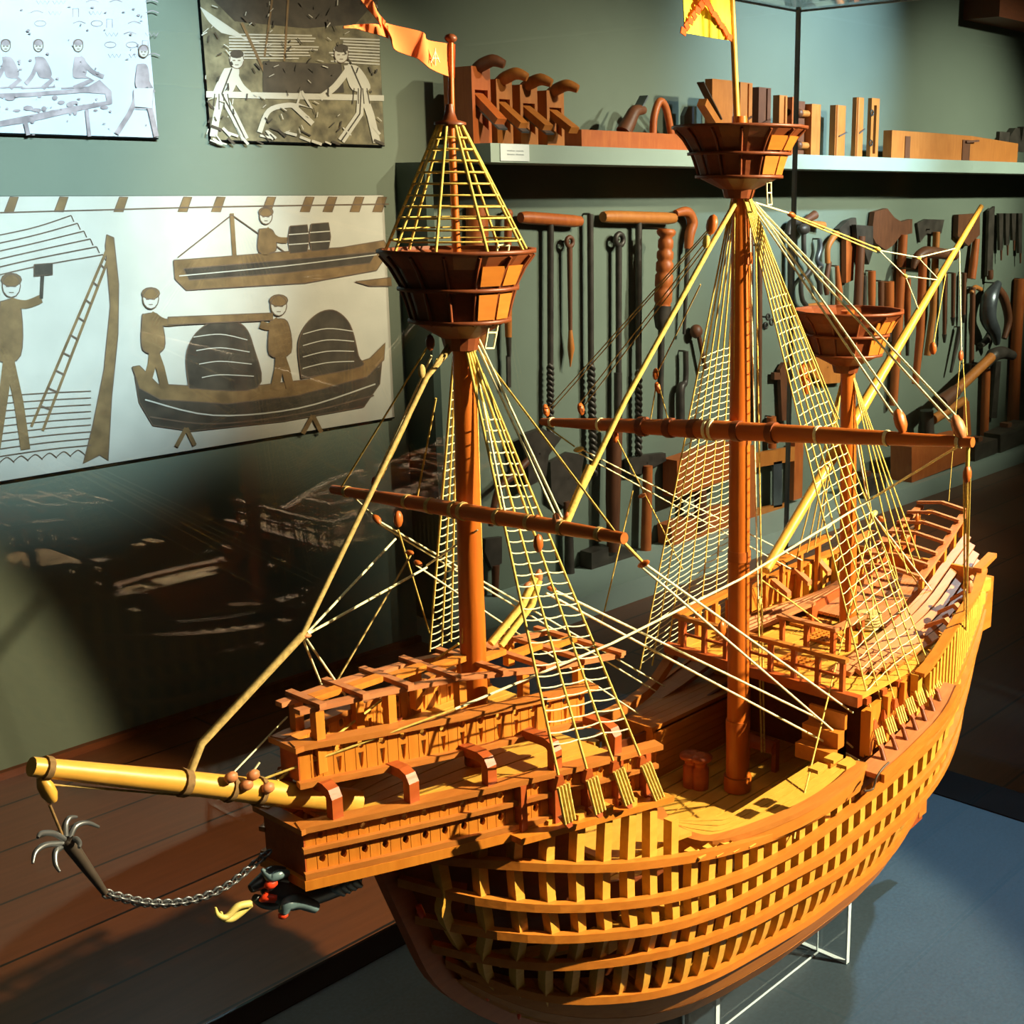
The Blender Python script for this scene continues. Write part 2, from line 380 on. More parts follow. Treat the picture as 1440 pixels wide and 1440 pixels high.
# waist gangways
GZ = .376
outer = [PZ(a, b_, GZ) for a, b_ in ((924,1143),(934,1160),(950,1172),(969,1181),(1000,1186),(1050,1173),(1110,1149),(1150,1128),(1185,1104),(1212,1078))]
inner = [PZ(a, b_, GZ) for a, b_ in ((936,1150),(960,1152),(985,1150),(1010,1147),(1032,1142),(1075,1115),(1105,1096),(1135,1077),(1160,1062),(1180,1050))]
out2 = spline(outer, 3); inn2 = spline(inner, 3)
mb = MB(); npl = 5
for k in range(npl):
    for i in range(len(out2)-1):
        f0 = k/npl+.01; f1 = (k+1)/npl-.01
        q = [lerp(out2[i], inn2[i], f0), lerp(out2[i+1], inn2[i+1], f0), lerp(out2[i+1], inn2[i+1], f1), lerp(out2[i], inn2[i], f1)]
        mb.hexa([p-V3((0, 0, .004)) for p in q]+q)
mb.build('gangway', 'spar_wood', ship)
sd = []
for i in range(len(out2)):
    t = (out2[min(i+1, len(out2)-1)]-out2[max(i-1, 0)]).normalized(); sd.append(V3((t.y, -t.x, 0)))
MB().strip([p+V3((0, 0, .003)) for p in out2], sd, V3((0, 0, 1)), .013, .006).build('gangway_rail', 'rail_wood', ship)
MB().strip([p+s_*.002-V3((0, 0, .007)) for p, s_ in zip(out2, sd)], sd, V3((0, 0, 1)), .008, .013).build('gangway_rail', 'wale_wood', ship)
MB().strip([p-V3((0, 0, .034)) for p in inn2[12:]], V3((0, 1, 0)), V3((0, 0, 1)), .004, .062).build('gangway_wall', 'wale_wood', ship)
# the far gangway, planked like a box
mb = MB()
for k in range(6):
    mb.box2((1.108, .092+.0002, .311+.0098*k), (1.30, .096, .311+.0098*k+.0092))
    mb.box2((1.106, .097+.012*k, .371), (1.30, .097+.012*k+.0115, .376))
mb.box2((1.108, .097, .312), (1.113, .165, .370))
mb.build('gangway', 'wale_wood', ship)
cs = [(x_, .148, itp(((1.0,.40),(1.06,.387),(1.11,.385),(1.165,.397),(1.19,.415),(1.22,.44)), x_)) for x_ in (1.0,1.03,1.06,1.09,1.12,1.15,1.17,1.19,1.21)]
MB().strip(cs, V3((0, 1, 0)), V3((0, 0, 1)), .013, .012).build('gangway_rail', 'rail_wood', ship)
# bitts on the main deck
for (a, b_) in ((985, 1108), (972, 1105)):
    p = PZ(a, b_, .311); MB().lathe(p, (0, 0, 1), [(.010, 0), (.010, .026), (.008, .028), (.008, .034), (.014, .037), (.014, .041), (.006, .043)], 12).build('bitt', 'red_wood', ship)
p = PZ(1062, 1075, .311)
mb = MB(); mb.tube([p+V3((0, .012, .03)), p+V3((0, -.03, .03))], .009, 10); mb.box(p+V3((0, .014, .02)), (.008, .006, .04)); mb.box(p+V3((0, -.03, .02)), (.008, .006, .04))
mb.build('windlass', 'red_wood', ship)
# a few deck fittings seen between the ribs
for k in range(9):
    x_ = .80+k*.02; MB().box((x_, -.10+.003*(k % 2), .318), (.012, .03, .012)).build('deck_chock', 'frame_wood', ship)

# ------------------------------------------------------------------ forecastle
OCT = [(.5+.30*math.cos(a), .52+.30*math.sin(a)) for a in [math.radians(q) for q in (225, 270, 315, 0, 45, 90, 135, 180)]]
def hole(cu, cv, ru, rv): return [(cu+ru*math.cos(math.radians(q)), cv+rv*math.sin(math.radians(q))) for q in (225, 270, 315, 0, 45, 90, 135, 180)]
TRI = [(.36, .30), (.5, .08), (.64, .30), (.70, .62), (.76, .90), (.5, .90), (.24, .90), (.30, .62)]
def fcw(x, x0, y0, x1, y1):  # half width, slightly bowed
    t = (x-x0)/(x1-x0); return lerp(y0, y1, t)+.010*math.sin(math.pi*min(max(t, 0), 1))*.6
LX0, LY0, LX1, LY1 = .537, .027, .846, .121
UX0, UY0, UX1, UY1 = .547, .012, .818, .066
lz_ = lambda x: -.011*max(0, (x-LX0)/.309)
uz_ = lambda x: -.020*max(0, (x-UX0)/.271)
lw = lambda x: fcw(x, LX0, LY0, LX1, LY1)
uw = lambda x: fcw(x, UX0, UY0, UX1, UY1)
for sg in (-1, 1):
    mb = MB(); n = 19; up = V3((0, 0, 1))
    for k in range(n*2):
        xa = lerp(LX0, LX1, k/(2*n)); xb = lerp(LX0, LX1, (k+1)/(2*n))
        a = V3((xa, sg*lw(xa), 0)); b_ = V3((xb, sg*lw(xb), 0)); u = b_-a; nn = V3((u.y, -u.x, 0)).normalized()*(-1 if sg > 0 else 1)
        a += u*.03; u *= .94
        for (z0, z1) in ((.474, .494), (.496, .512)):
            o = a+V3((0, 0, z0+lz_(xa))); u.z = lz_(xb)-lz_(xa); v = V3((0, 0, z1-z0))
            if k % 2: mb.holed(o, u, v, nn, hole(.5, .55, .33, .20), .004)
            else: mb.hexa([o, o+u, o+u-nn*.004, o-nn*.004, o+v, o+u+v, o+u+v-nn*.004, o+v-nn*.004] if sg < 0 else [o, o-nn*.004, o+u-nn*.004, o+u, o+v, o+v-nn*.004, o+u+v-nn*.004, o+u+v])
    mb.build('forecastle_wall', 'castle_wood', ship)
    n = 15; mb = MB()
    for k in range(n*2):
        xa = lerp(UX0, UX1, k/(2*n)); xb = lerp(UX0, UX1, (k+1)/(2*n))
        a = V3((xa, sg*uw(xa), 0)); b_ = V3((xb, sg*uw(xb), 0)); u = b_-a; nn = V3((u.y, -u.x, 0)).normalized()*(-1 if sg > 0 else 1)
        a += u*.03; u *= .94
        o = a+V3((0, 0, .545+uz_(xa))); u.z = uz_(xb)-uz_(xa); v = V3((0, 0, .028))
        if k % 2:
            mb.holed(o, u, v*.62, nn, TRI, .004); mb.holed(o+v*.62, u, v*.38, nn, hole(.5, .5, .34, .36), .004)
        else: mb.hexa([o, o+u, o+u-nn*.004, o-nn*.004, o+v, o+u+v, o+u+v-nn*.004, o+v-nn*.004] if sg < 0 else [o, o-nn*.004, o+u-nn*.004, o+u, o+v, o+v-nn*.004, o+u+v-nn*.004, o+u+v])
    mb.build('forecastle_wall', 'castle_wood', ship)
    def rail(fn, x0, x1, z, w, h, off, name='forecastle_rail', mat='rail_wood'):
        xs = [lerp(x0, x1, i/14) for i in range(15)]; zf = lz_ if fn is lw else uz_; pts = [V3((q, sg*(fn(q)+off), z+zf(q))) for q in xs]; s2 = []
        for i in range(15):
            t = (pts[min(i+1, 14)]-pts[max(i-1, 0)]); t.z = 0; t.normalize(); s2.append(V3((t.y, -t.x, 0)))
        MB().strip(pts, s2, V3((0, 0, 1)), w, h).build(name, mat, ship)
    rail(lw, LX0-.004, LX1+.01, .5145, .0145, .0050, -.0005)
    rail(lw, LX0-.003, LX1+.006, .4955, .0055, .0040, .002, 'forecastle_moulding')
    rail(lw, LX0-.003, LX1+.006, .4735, .0060, .0050, .002, 'forecastle_moulding')
    rail(lw, LX0-.003, LX1, .4665, .0130, .0085, -.001, 'forecastle_moulding', 'castle_wood')
    rail(uw, UX0-.004, UX1+.012, .5755, .0135, .0050, -.001)
    rail(uw, UX0-.003, UX1+.005, .5435, .0080, .0050, .002, 'forecastle_moulding')
    # brackets carrying the upper tier
    for xx in (.562, .622, .688, .749, .810):
        y = sg*(lw(xx)-.002); dz = lz_(xx); MB().strip([V3(q) for q in ((xx, y, .516+dz), (xx, y, .534+dz), (xx, y-sg*.003, .5385+dz), (xx, y-sg*.009, .5405+dz), (xx, y-sg*.035, .5405+dz))], V3((1, 0, 0)), [V3((0, sg, 0)), V3((0, sg, 0)), V3((0, .7*sg, .7)), V3((0, .2*sg, 1)), V3((0, 0, 1))], .010, .008).build('bracket', 'red_wood', ship)
    # roof frame: side beam and posts
    RT = [(.548, .012, .604), (.62, .021, .600), (.70, .030, .592), (.78, .043, .579), (.885, .051, .566)]
    MB().strip([V3((a, sg*y, z)) for a, y, z in RT], V3((0, 1, 0)), V3((0, 0, 1)), .009, .004).build('roof_beam', 'pink_wood', ship)
    for xx in (.565, .63, .70, .765, .83):
        y = sg*itp(RT, xx, 1); zz = itp(RT, xx, 2); MB().box2((xx-.004, y-.004, .548), (xx+.004, y+.004, zz-.002)).build('roof_post', 'castle_wood', ship)
for xx in (.565, .603, .645, .692, .740, .786, .833, .880):
    y = itp(RT, xx, 1)+.009; zz = itp(RT, xx, 2)+.0035
    MB().box2((xx-.0032, -y, zz-.002), (xx+.0032, y, zz+.002)).build('roof_rafter', 'pink_wood', ship)
for i in range(7):
    xa = (.565, .603, .645, .692, .740, .786, .833, .880)[i]; xb = (.565, .603, .645, .692, .740, .786, .833, .880)[i+1]
    MB().box2((xa+.006, -.004, itp(RT, xa, 2)-.001), (xb-.006, .006, itp(RT, xa, 2)+.004)).build('roof_ridge', 'castle_wood', ship)
MB().box2((LX0-.001, -LY0, .468), (LX0+.004, LY0, .513)).build('forecastle_front', 'red_wood', ship)
MB().box2((LX0-.0065, -LY0-.0065, .5115), (LX0+.006, LY0+.0065, .5162)).build('forecastle_rail', 'rail_wood', ship)
MB().box2((LX0-.005, -LY0-.003, .463), (LX0+.004, LY0+.003, .471)).build('forecastle_moulding', 'castle_wood', ship)
MB().box2((UX0-.001, -UY0, .545), (UX0+.004, UY0, .574)).build('forecastle_front', 'red_wood', ship)
MB().box2((UX0-.0065, -UY0-.0065, .5725), (UX0+.006, UY0+.0065, .5772)).build('forecastle_rail', 'rail_wood', ship)
def fdeck(z, fn, x0, x1, mat):
    mb = MB()
    for k in range(8):
        for i in range(8):
            xa = lerp(x0, x1, i/8); xb = lerp(x0, x1, (i+1)/8)
            f = lambda xx, q: V3((xx, lerp(-1, 1, q)*(fn(xx)-.005), z+(lz_ if fn is lw else uz_)(xx)))
            q = [f(xa, k/8+.005), f(xb, k/8+.005), f(xb, (k+1)/8-.005), f(xa, (k+1)/8-.005)]
            mb.hexa([p-V3((0, 0, .004)) for p in q]+q)
    return mb.build('forecastle_deck', mat, ship)
fdeck(.4725, lw, LX0+.005, LX1, 'castle_wood'); fdeck(.496, lw, .58, LX1, 'spar_wood'); fdeck(.5465, uw, UX0+.005, UX1, 'spar_wood')
for sg in (-1, 1):
    for k in range(6):
        xx = .56+.044*k; MB().box((xx, sg*(lw(xx)-.006), .4595), (.009, .009, .007)).build('beam_end', 'pink_wood', ship)
# fore channels: ledge, fenders
for sg in (-1, 1):
    xs = [.70, .75, .80, .855]; pts = [V3((q, sg*(lw(q)+.008), .466+lz_(q))) for q in xs]
    MB().strip(pts, V3((0, 1, 0)), V3((0, 0, 1)), .022, .006).build('channel', 'castle_wood', ship)
    for xx in (.712, .744, .776, .808, .838):
        y = sg*(lw(xx)+.003); MB().box((xx, y, .489+lz_(xx)), (.007, .009, .046)).build('fender', 'red_wood', ship)

# ------------------------------------------------------------------ masts, tops, yards, bowsprit
MB().tube([(.743, 0, .46), (.743, 0, .62), (.744, 0, .87), (.742, 0, .95)], [.0118, .0118, .0090, .0070], 16).build('mast', 'mast_wood', ship)
mb = MB(); mb.tube([(1.148, 0, .312), (1.148, 0, .33)], .0165, 14); mb.tube([(1.148, 0, .33), (1.147, 0, .40)], .0140, 14); mb.tube([(1.147, 0, .40), (1.142, 0, .75), (1.138, 0, 1.0), (1.134, 0, 1.075)], [.0128, .0118, .0095, .0080], 16)
mainmast = mb.build('mast', 'mast_wood', ship)
for zz in (.395, .60, .735, .93): MB().tube([(1.1465-.01*(zz-.4), 0, zz-.006), (1.1465-.01*(zz-.4), 0, zz+.006)], .0140-.004*(zz-.4), 14).build('mast_hoop', 'yard_wood', mainmast)
MB().tube([(1.385, 0, .44), (1.37, 0, .68), (1.357, 0, .86)], [.0115, .0100, .008], 14).build('mast', 'mast_wood', ship)
def top(base, H, R, seg, ladder=True):
    base = V3(base); t = MB()
    prof = [(R*.22, -H*.40), (R*.26, -H*.22), (R*.60, 0), (R*.66, H*.26), (R*.74, H*.55), (R*.86, H*.80), (R*1.0, H*.97), (R*1.02, H), (R*.97, H), (R*.82, H*.80), (R*.70, H*.55), (R*.60, H*.1), (R*.1, H*.08)]
    t.lathe(base, (0, 0, 1), prof, seg, smooth=False)
    o = t.build('fighting_top', 'dark_wood', ship)
    r = MB()
    for h, q in ((H*.04, .64), (H*.50, .76)): r.lathe(base, (0, 0, 1), [(R*q-.001, h-.0015), (R*q+.003, h-.0015), (R*q+.003, h+.0015), (R*q-.001, h+.0015)], seg, caps=False)
    r.lathe(base, (0, 0, 1), [(R*.98, H), (R*1.05, H), (R*1.05, H+.003), (R*.98, H+.003)], seg, caps=False)
    r.build('hoop', 'dark_wood', o)
    r = MB()
    for k in range(seg):
        a = 2*math.pi*(k+.5)/seg; c = V3((math.cos(a), math.sin(a), 0))
        r.tube([base+c*R*q+V3((0, 0, h)) for q, h in ((.62, 0), (.68, H*.26), (.76, H*.55), (.88, H*.8), (1.0, H*.97))], .0016, 4)
    r.build('rib', 'dark_wood', o)
    w = MB()  # openings towards the lamp, their lit look put in as lighter wood
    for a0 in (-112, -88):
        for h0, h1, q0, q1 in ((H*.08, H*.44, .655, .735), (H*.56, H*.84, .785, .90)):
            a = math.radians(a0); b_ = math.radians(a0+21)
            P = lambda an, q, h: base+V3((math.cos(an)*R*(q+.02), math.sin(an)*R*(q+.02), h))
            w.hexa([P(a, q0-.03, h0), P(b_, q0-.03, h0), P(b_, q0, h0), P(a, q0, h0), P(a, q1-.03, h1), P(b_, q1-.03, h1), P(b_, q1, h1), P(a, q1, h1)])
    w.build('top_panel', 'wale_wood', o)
    return o
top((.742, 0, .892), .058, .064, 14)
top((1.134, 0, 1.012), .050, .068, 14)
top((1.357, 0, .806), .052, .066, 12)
# fore topmast with peak cap, knob; main topmast
fp = MB().tube([(.742, 0, .90), (.740, 0, 1.04), (.743, 0, 1.118)], [.0034, .003, .002], 8).build('topmast', 'mast_wood', ship)
MB().lathe((.739, 0, 1.052), (0, 0, 1), [(.013, 0), (.013, .002), (.006, .004), (.004, .010), (.003, .016)], 12).build('mast_cap', 'dark_wood', fp)
MB().ball((.743, 0, 1.119), (.0052, .0052, .0036), 10).build('mast_knob', 'dark_wood', fp)
MB().tube([P0(1037, 185), P0(1029, -5), P0(1024, -90)], [.0036, .0030, .0026], 8).build('topmast', 'spar_wood', ship)
# yards
a = PX(468, 688, .725); b_ = PX(878, 757, .725); m_ = (a+b_)/2
fy = MB().tube([a, lerp(a, b_, .25), lerp(a, b_, .5), lerp(a, b_, .75), b_], [.0042, .0062, .0072, .0064, .0046], 12).build('yard', 'yard_wood', ship)
for t in (.06, .17, .30, .385, .47, .50, .62, .72, .82, .93):
    p = lerp(a, b_, t); d_ = (b_-a).normalized()*.002; MB().tube([p-d_, p+d_], itp(((0, .0052), (.5, .0082), (1, .0055)), t), 10).build('yard_lashing', 'rope_tan', fy)
a = PX(762, 593, 1.12); b_ = PX(1368, 622, 1.12)
my = MB().tube([a, lerp(a, b_, .2), lerp(a, b_, .46), lerp(a, b_, .75), b_], [.0045, .0078, .0108, .0085, .0050], 12).build('yard', 'yard_wood', ship)
for t in (.285, .355, .417, .52, .60):
    p = lerp(a, b_, t); d_ = (b_-a).normalized()*.0045; MB().tube([p-d_, p+d_], .0115, 12).build('yard_woolding', 'dark_wood', my)
for t in (.03, .17, .45, .463, .70, .84, .975):
    p = lerp(a, b_, t); d_ = (b_-a).normalized()*.0017; MB().tube([p-d_, p+d_], itp(((0, .0058), (.46, .0122), (1, .0065)), t), 12).build('yard_lashing', 'rope_pale', my)
a = PY(1076, 803, .02); b_ = PY(1380, 290, .02)
MB().tube([a, lerp(a, b_, .4), b_], [.0062, .0075, .0035], 12).build('yard', 'spar_wood', ship)
# bowsprit
bs = MB().tube([P0(44, 1078), P0(262, 1101), P0(400, 1117), P0(500, 1128)], [.0066, .0090, .0105, .011], 14).build('bowsprit', 'spar_wood', ship)
def band(mb, p, q, t, w, r): c = lerp(p, q, t); d_ = (q-p).normalized()*w; MB().tube([c-d_, c+d_], r, 12).build('bowsprit_lashing', 'rope_brown', bs)
band(mb, P0(44, 1078), P0(262, 1101), .09, .0022, .0084); band(mb, P0(44, 1078), P0(262, 1101), .98, .003, .0108); band(mb, P0(262, 1101), P0(400, 1117), .42, .002, .0112)
band(mb, P0(262, 1101), P0(400, 1117), .72, .002, .0118)
for q in ((347, 1104), (377, 1108), (356, 1090), (325, 1093)):
    MB().ball(PY(*q, -.011), (.006, .004, .0045), 8).build('heart_block', 'pink_wood', bs)

# ------------------------------------------------------------------ flags
fl = [P0(*q) for q in ((641, 68), (600, 56), (575, 46), (545, 33), (528, 22), (510, -2), (495, -24))]
def cloth(name, top_, bot, mat, wav, ph=0, parent=ship):
    n = 26; T = spline(top_, 6); B = spline(bot, 6); mb = MB(); g = []
    for i in range(n+1):
        f = i/n; r_ = []
        a = T[min(int(f*(len(T)-1)), len(T)-1)]; b_ = B[min(int(f*(len(B)-1)), len(B)-1)]
        for j in range(7):
            q = j/6; p = lerp(a, b_, q); y = wav*math.sin(f*9+q*2+ph)*min(1, f*3); r_.append(p+V3((0, y, 0)))
        g.append(r_)
    m = 7; F_ = [p-V3((0, .0005, 0)) for r_ in g for p in r_]; B_ = [p+V3((0, .0005, 0)) for r_ in g for p in r_]; k = len(F_)
    fs = [(i*m+j, (i+1)*m+j, (i+1)*m+j+1, i*m+j+1) for i in range(n) for j in range(m-1)]
    mb.add(F_+B_, fs+[tuple(q+k for q in f[::-1]) for f in fs], True)
    rim = [(i*m, (i+1)*m) for i in range(n)]+[(i*m+m-1, (i+1)*m+m-1) for i in range(n)]+[(j, j+1) for j in range(m-1)]+[(n*m+j, n*m+j+1) for j in range(m-1)]
    mb.add(F_+B_, [(a_, b2, b2+k, a_+k) for a_, b2 in rim])
    return mb.build(name, mat, parent, None)
pen = cloth('pennant', [P0(*q) for q in ((640, 62), (604, 56), (590, 46), (560, 36), (536, 28))], [P0(*q) for q in ((639, 110), (600, 96), (583, 80), (556, 68), (545, 52))], 'pennant_cloth', .004)
pen['label'] = 'orange swallow-tailed pennant'
cloth('pennant_tail', [P0(*q) for q in ((542, 30), (527, 10), (515, -8), (490, -30))], [P0(*q) for q in ((538, 46), (530, 30), (510, 0), (488, -27))], 'pennant_cloth', .002, 0, pen)
cloth('pennant_tail', [P0(*q) for q in ((545, 36), (525, 34), (505, 34), (481, 37))], [P0(*q) for q in ((546, 54), (528, 48), (505, 41), (481, 40))], 'pennant_cloth', .002, 1, pen)
mk = MB()
for q in (((612, 72), (606, 88)), ((612, 72), (618, 88)), ((608, 82), (617, 82)), ((612, 68), (612, 92))): mk.tube([PY(*q[0], -.005), PY(*q[1], -.005)], .0005, 4)
mk.build('pennant_emblem', 'rope_pale', pen)
flag = cloth('flag', [P0(*q) for q in ((1028, -58), (1005, -60), (980, -64), (957, -66))], [P0(*q) for q in ((1029, 57), (1008, 55), (988, 50), (959, 47))], 'flag_yellow', .003)
flag['label'] = 'yellow flag with a red ragged saltire'
mb = MB()
for p, q in (((1026, 52), (957, -52)), ((961, 44), (1027, -52))):
    for k in range(14):
        t = k/13; c = (lerp(p[0], q[0], t), lerp(p[1], q[1], t)); w = PY(c[0], c[1], -.0052)
        mb.box(w, (.0080, .0012, .0062), Matrix.Rotation(.8 if k % 2 else .3, 3, 'Y'))
mb.build('flag_cross', 'flag_red', flag)

# ------------------------------------------------------------------ standing rigging
def rope(pts, r=.0011, mat='rope_pale', sag=0, name='rigging_rope', parent=None):
    pts = [V3(p) for p in pts]
    if len(pts) == 2:
        a, b_ = pts; n = 8 if sag else 2
        pts = [lerp(a, b_, i/(n-1))+V3((0, 0, -sag*4*(i/(n-1))*(1-i/(n-1)))) for i in range(n)]
    return MB().tube(pts, r, 5).build(name, mat, parent or ship)
def block(p, d=(0, 0, 1), r=.0055, mat='yard_wood'):
    d = V3(d).normalized(); q = d.to_track_quat('Z', 'Y').to_matrix()
    return MB().ball(p, (r*.62, r*.45, r), 9, q).build('block', mat, ship)
def net(head, feet, nrat, t0, t1, r=.0010, matS='rope_gold', matR='rope_pale'):
    root = MB()
    ends = []
    zs = None
    for i, ft in enumerate(feet):
        hd = V3(head)+V3((.002*(i-len(feet)/2), 0, 0)); ends.append((hd, V3(ft)))
    for k in range(nrat):
        t = lerp(t0, t1, k/(nrat-1)); pts = [lerp(h, f, t) for h, f in ends]
        pp = []
        for i in range(len(pts)-1):
            for j in range(3): pp.append(lerp(pts[i], pts[i+1], j/3)-V3((0, 0, .0012*math.sin(math.pi*j/3))))
        pp.append(pts[-1]); root.tube(pp, r*.62, 4)
    o = root.build('ratlines', matR, ship)
    for h, f in ends: rope([h, f], r*1.05, matS, name='shroud')
    return o
def deadeye(up, lo, n=4, r=.0062, w=.0058):
    up = V3(up); lo = V3(lo); t = (lo-up).normalized(); sd = V3((1, 0, 0))
    q = t.to_track_quat('Y', 'Z').to_matrix()
    e = MB(); e.prism([up-sd*.0025+V3((0, -.003, 0)), up+sd*.0025+V3((0, -.003, 0)), up+sd*r+t*.013, up-sd*r+t*.013], V3((0, .004, 0)))
    e.prism([lo+sd*.0025+V3((0, -.003, 0)), lo-sd*.0025+V3((0, -.003, 0)), lo-sd*r-t*.011, lo+sd*r-t*.011], V3((0, .004, 0)))
    o = e.build('deadeye', 'red_wood', ship)
    l = MB()
    for k in range(n):
        s_ = sd*lerp(-w, w, k/(n-1))+V3((0, -.0035, 0)); l.tube([up+t*.009+s_, lo-t*.006+s_*1.0], .0014, 5)
    l.build('lanyard', 'rope_gold', o)
FY = -.133
fup = [PY(x_, y_, FY) for x_, y_ in ((785, 1090), (825, 1081), (862, 1070), (900, 1063))]
flo = [PY(x_, y_, FY) for x_, y_ in ((799, 1162), (842, 1148), (884, 1135), (926, 1128))]
fh = (.745, -.007, .872)
net(fh, fup, 30, .17, .93, .0012)
mir = lambda p: V3((p[0], -p[1], p[2]))
fst = [PY(x_, y_, .13) for x_, y_ in ((604, 916), (621, 908), (634, 902), (649, 896))]
net(mir(fh), fst, 34, .10, .99, .0012)
for u_, l_ in zip(fup, flo):
    deadeye(u_, l_)
mup = [PY(x_, y_, -.140) for x_, y_ in ((1228, 1012), (1242, 997), (1257, 982), (1270, 970), (1284, 958), (1297, 949), (1308, 940))]
mlo = [PY(x_, y_, -.166) for x_, y_ in ((1245, 1074), (1262, 1059), (1276, 1045), (1290, 1031), (1303, 1018), (1314, 1004), (1323, 990))]
mh = (1.14, -.008, .992)
net(mh, mup, 36, .18, .94, .0010)
mst = [PY(x_, y_, .150) for x_, y_ in ((898, 950), (917, 936), (938, 920), (960, 905), (983, 892), (1004, 882), (1022, 872))]
net(mir(mh), mst, 46, .30, .97, .0010)
for u_, l_ in zip(mup, mlo): deadeye(u_, lerp(u_, l_, .64), 4, .0056, .0072); MB().tube([lerp(u_, l_, .62), l_], [.0026, .0032], 6).build('chain_plate', 'dark_wood', ship)
for sg in (-1, 1):
    pts = [V3((q.x, sg*abs(q.y)*.985, q.z+.001)) for q in mlo]; pts = [pts[0]-V3((.03, 0, .004))]+pts+[pts[-1]+V3((.03, -.006*sg, .012))]
    MB().strip(pts, V3((0, 1, 0)), V3((0, 0, 1)), .030, .006).build('channel', 'pink_wood', ship)
    MB().strip([p+V3((0, sg*.016, 0)) for p in pts], V3((0, 1, 0)), V3((0, 0, 1)), .006, .010).build('channel_rim', 'wale_wood', ship)
MB().strip([V3((1.20, -.136, .402)), V3((1.25, -.136, .408)), V3((1.32, -.134, .420))], V3((0, 1, 0)), V3((0, 0, 1)), .006, .055).build('bulwark_panel', 'castle_wood', ship)
for k in range(0, 7, 2): MB().box2((1.20+.0185*k, -.146, .378+.002*k), (1.206+.0185*k, -.139, .432+.003*k)).build('timber', 'castle_wood', ship)
# iron chain along the channel rim
MB().tube(spline([PY(*q, -.186) for q in ((1215, 1112), (1227, 1110), (1232, 1095), (1240, 1082), (1250, 1072))], 4), .0012, 5).build('chain_plate', 'iron', ship)
zh = (1.362, -.006, .785)
zf = [PY(x_, y_, -.075) for x_, y_ in ((1262, 815), (1276, 806), (1286, 797), (1293, 786))]
for f_ in zf: rope([zh, f_], .0010, 'rope_gold', name='shroud'); rope([mir(zh), mir(f_)], .0010, 'rope_gold', name='shroud')
# cone of ropes over the fore top
pk = V3((.739, 0, 1.054)); R_ = .060
mb = MB(); fe = []
for k in range(9):
    a_ = 2*math.pi*(k+.3)/9; f_ = V3((.742+R_*math.cos(a_), R_*math.sin(a_), .951)); fe.append((pk+V3((math.cos(a_), math.sin(a_), 0))*.009, f_)); rope([fe[-1][0], f_], .0013, 'rope_gold', name='top_stay')
for k in range(10):
    t = .12+.088*k; pts = [lerp(p, q, t) for p, q in fe]; mb.tube(pts+[pts[0]], .0009, 4)
mb.build('ratlines', 'rope_gold', ship)
# rope ladders hanging from the tops
def ladder(pl, pr, n):
    pl = [V3(p) for p in pl]; pr = [V3(p) for p in pr]; mb = MB(); A = spline(pl, 6); B = spline(pr, 6)
    mb.tube(A, .0009, 5); mb.tube(B, .0009, 5)
    for k in range(n):
        f = k/(n-1); i = int(f*(len(A)-1)); mb.tube([A[i], B[i]], .0009, 5)
    mb.build('rope_ladder', 'rope_pale', ship)
ladder([PY(x_, y_, -.035) for x_, y_ in ((700, 345), (694, 395), (690, 440), (682, 490))], [PY(x_, y_, -.035) for x_, y_ in ((716, 345), (708, 395), (703, 440), (694, 490))], 8)
ladder([PY(x_, y_, -.03) for x_, y_ in ((1088, 180), (1080, 215), (1078, 250), (1079, 288))], [PY(x_, y_, -.03) for x_, y_ in ((1094, 182), (1086, 215), (1084, 250), (1085, 288))], 9)

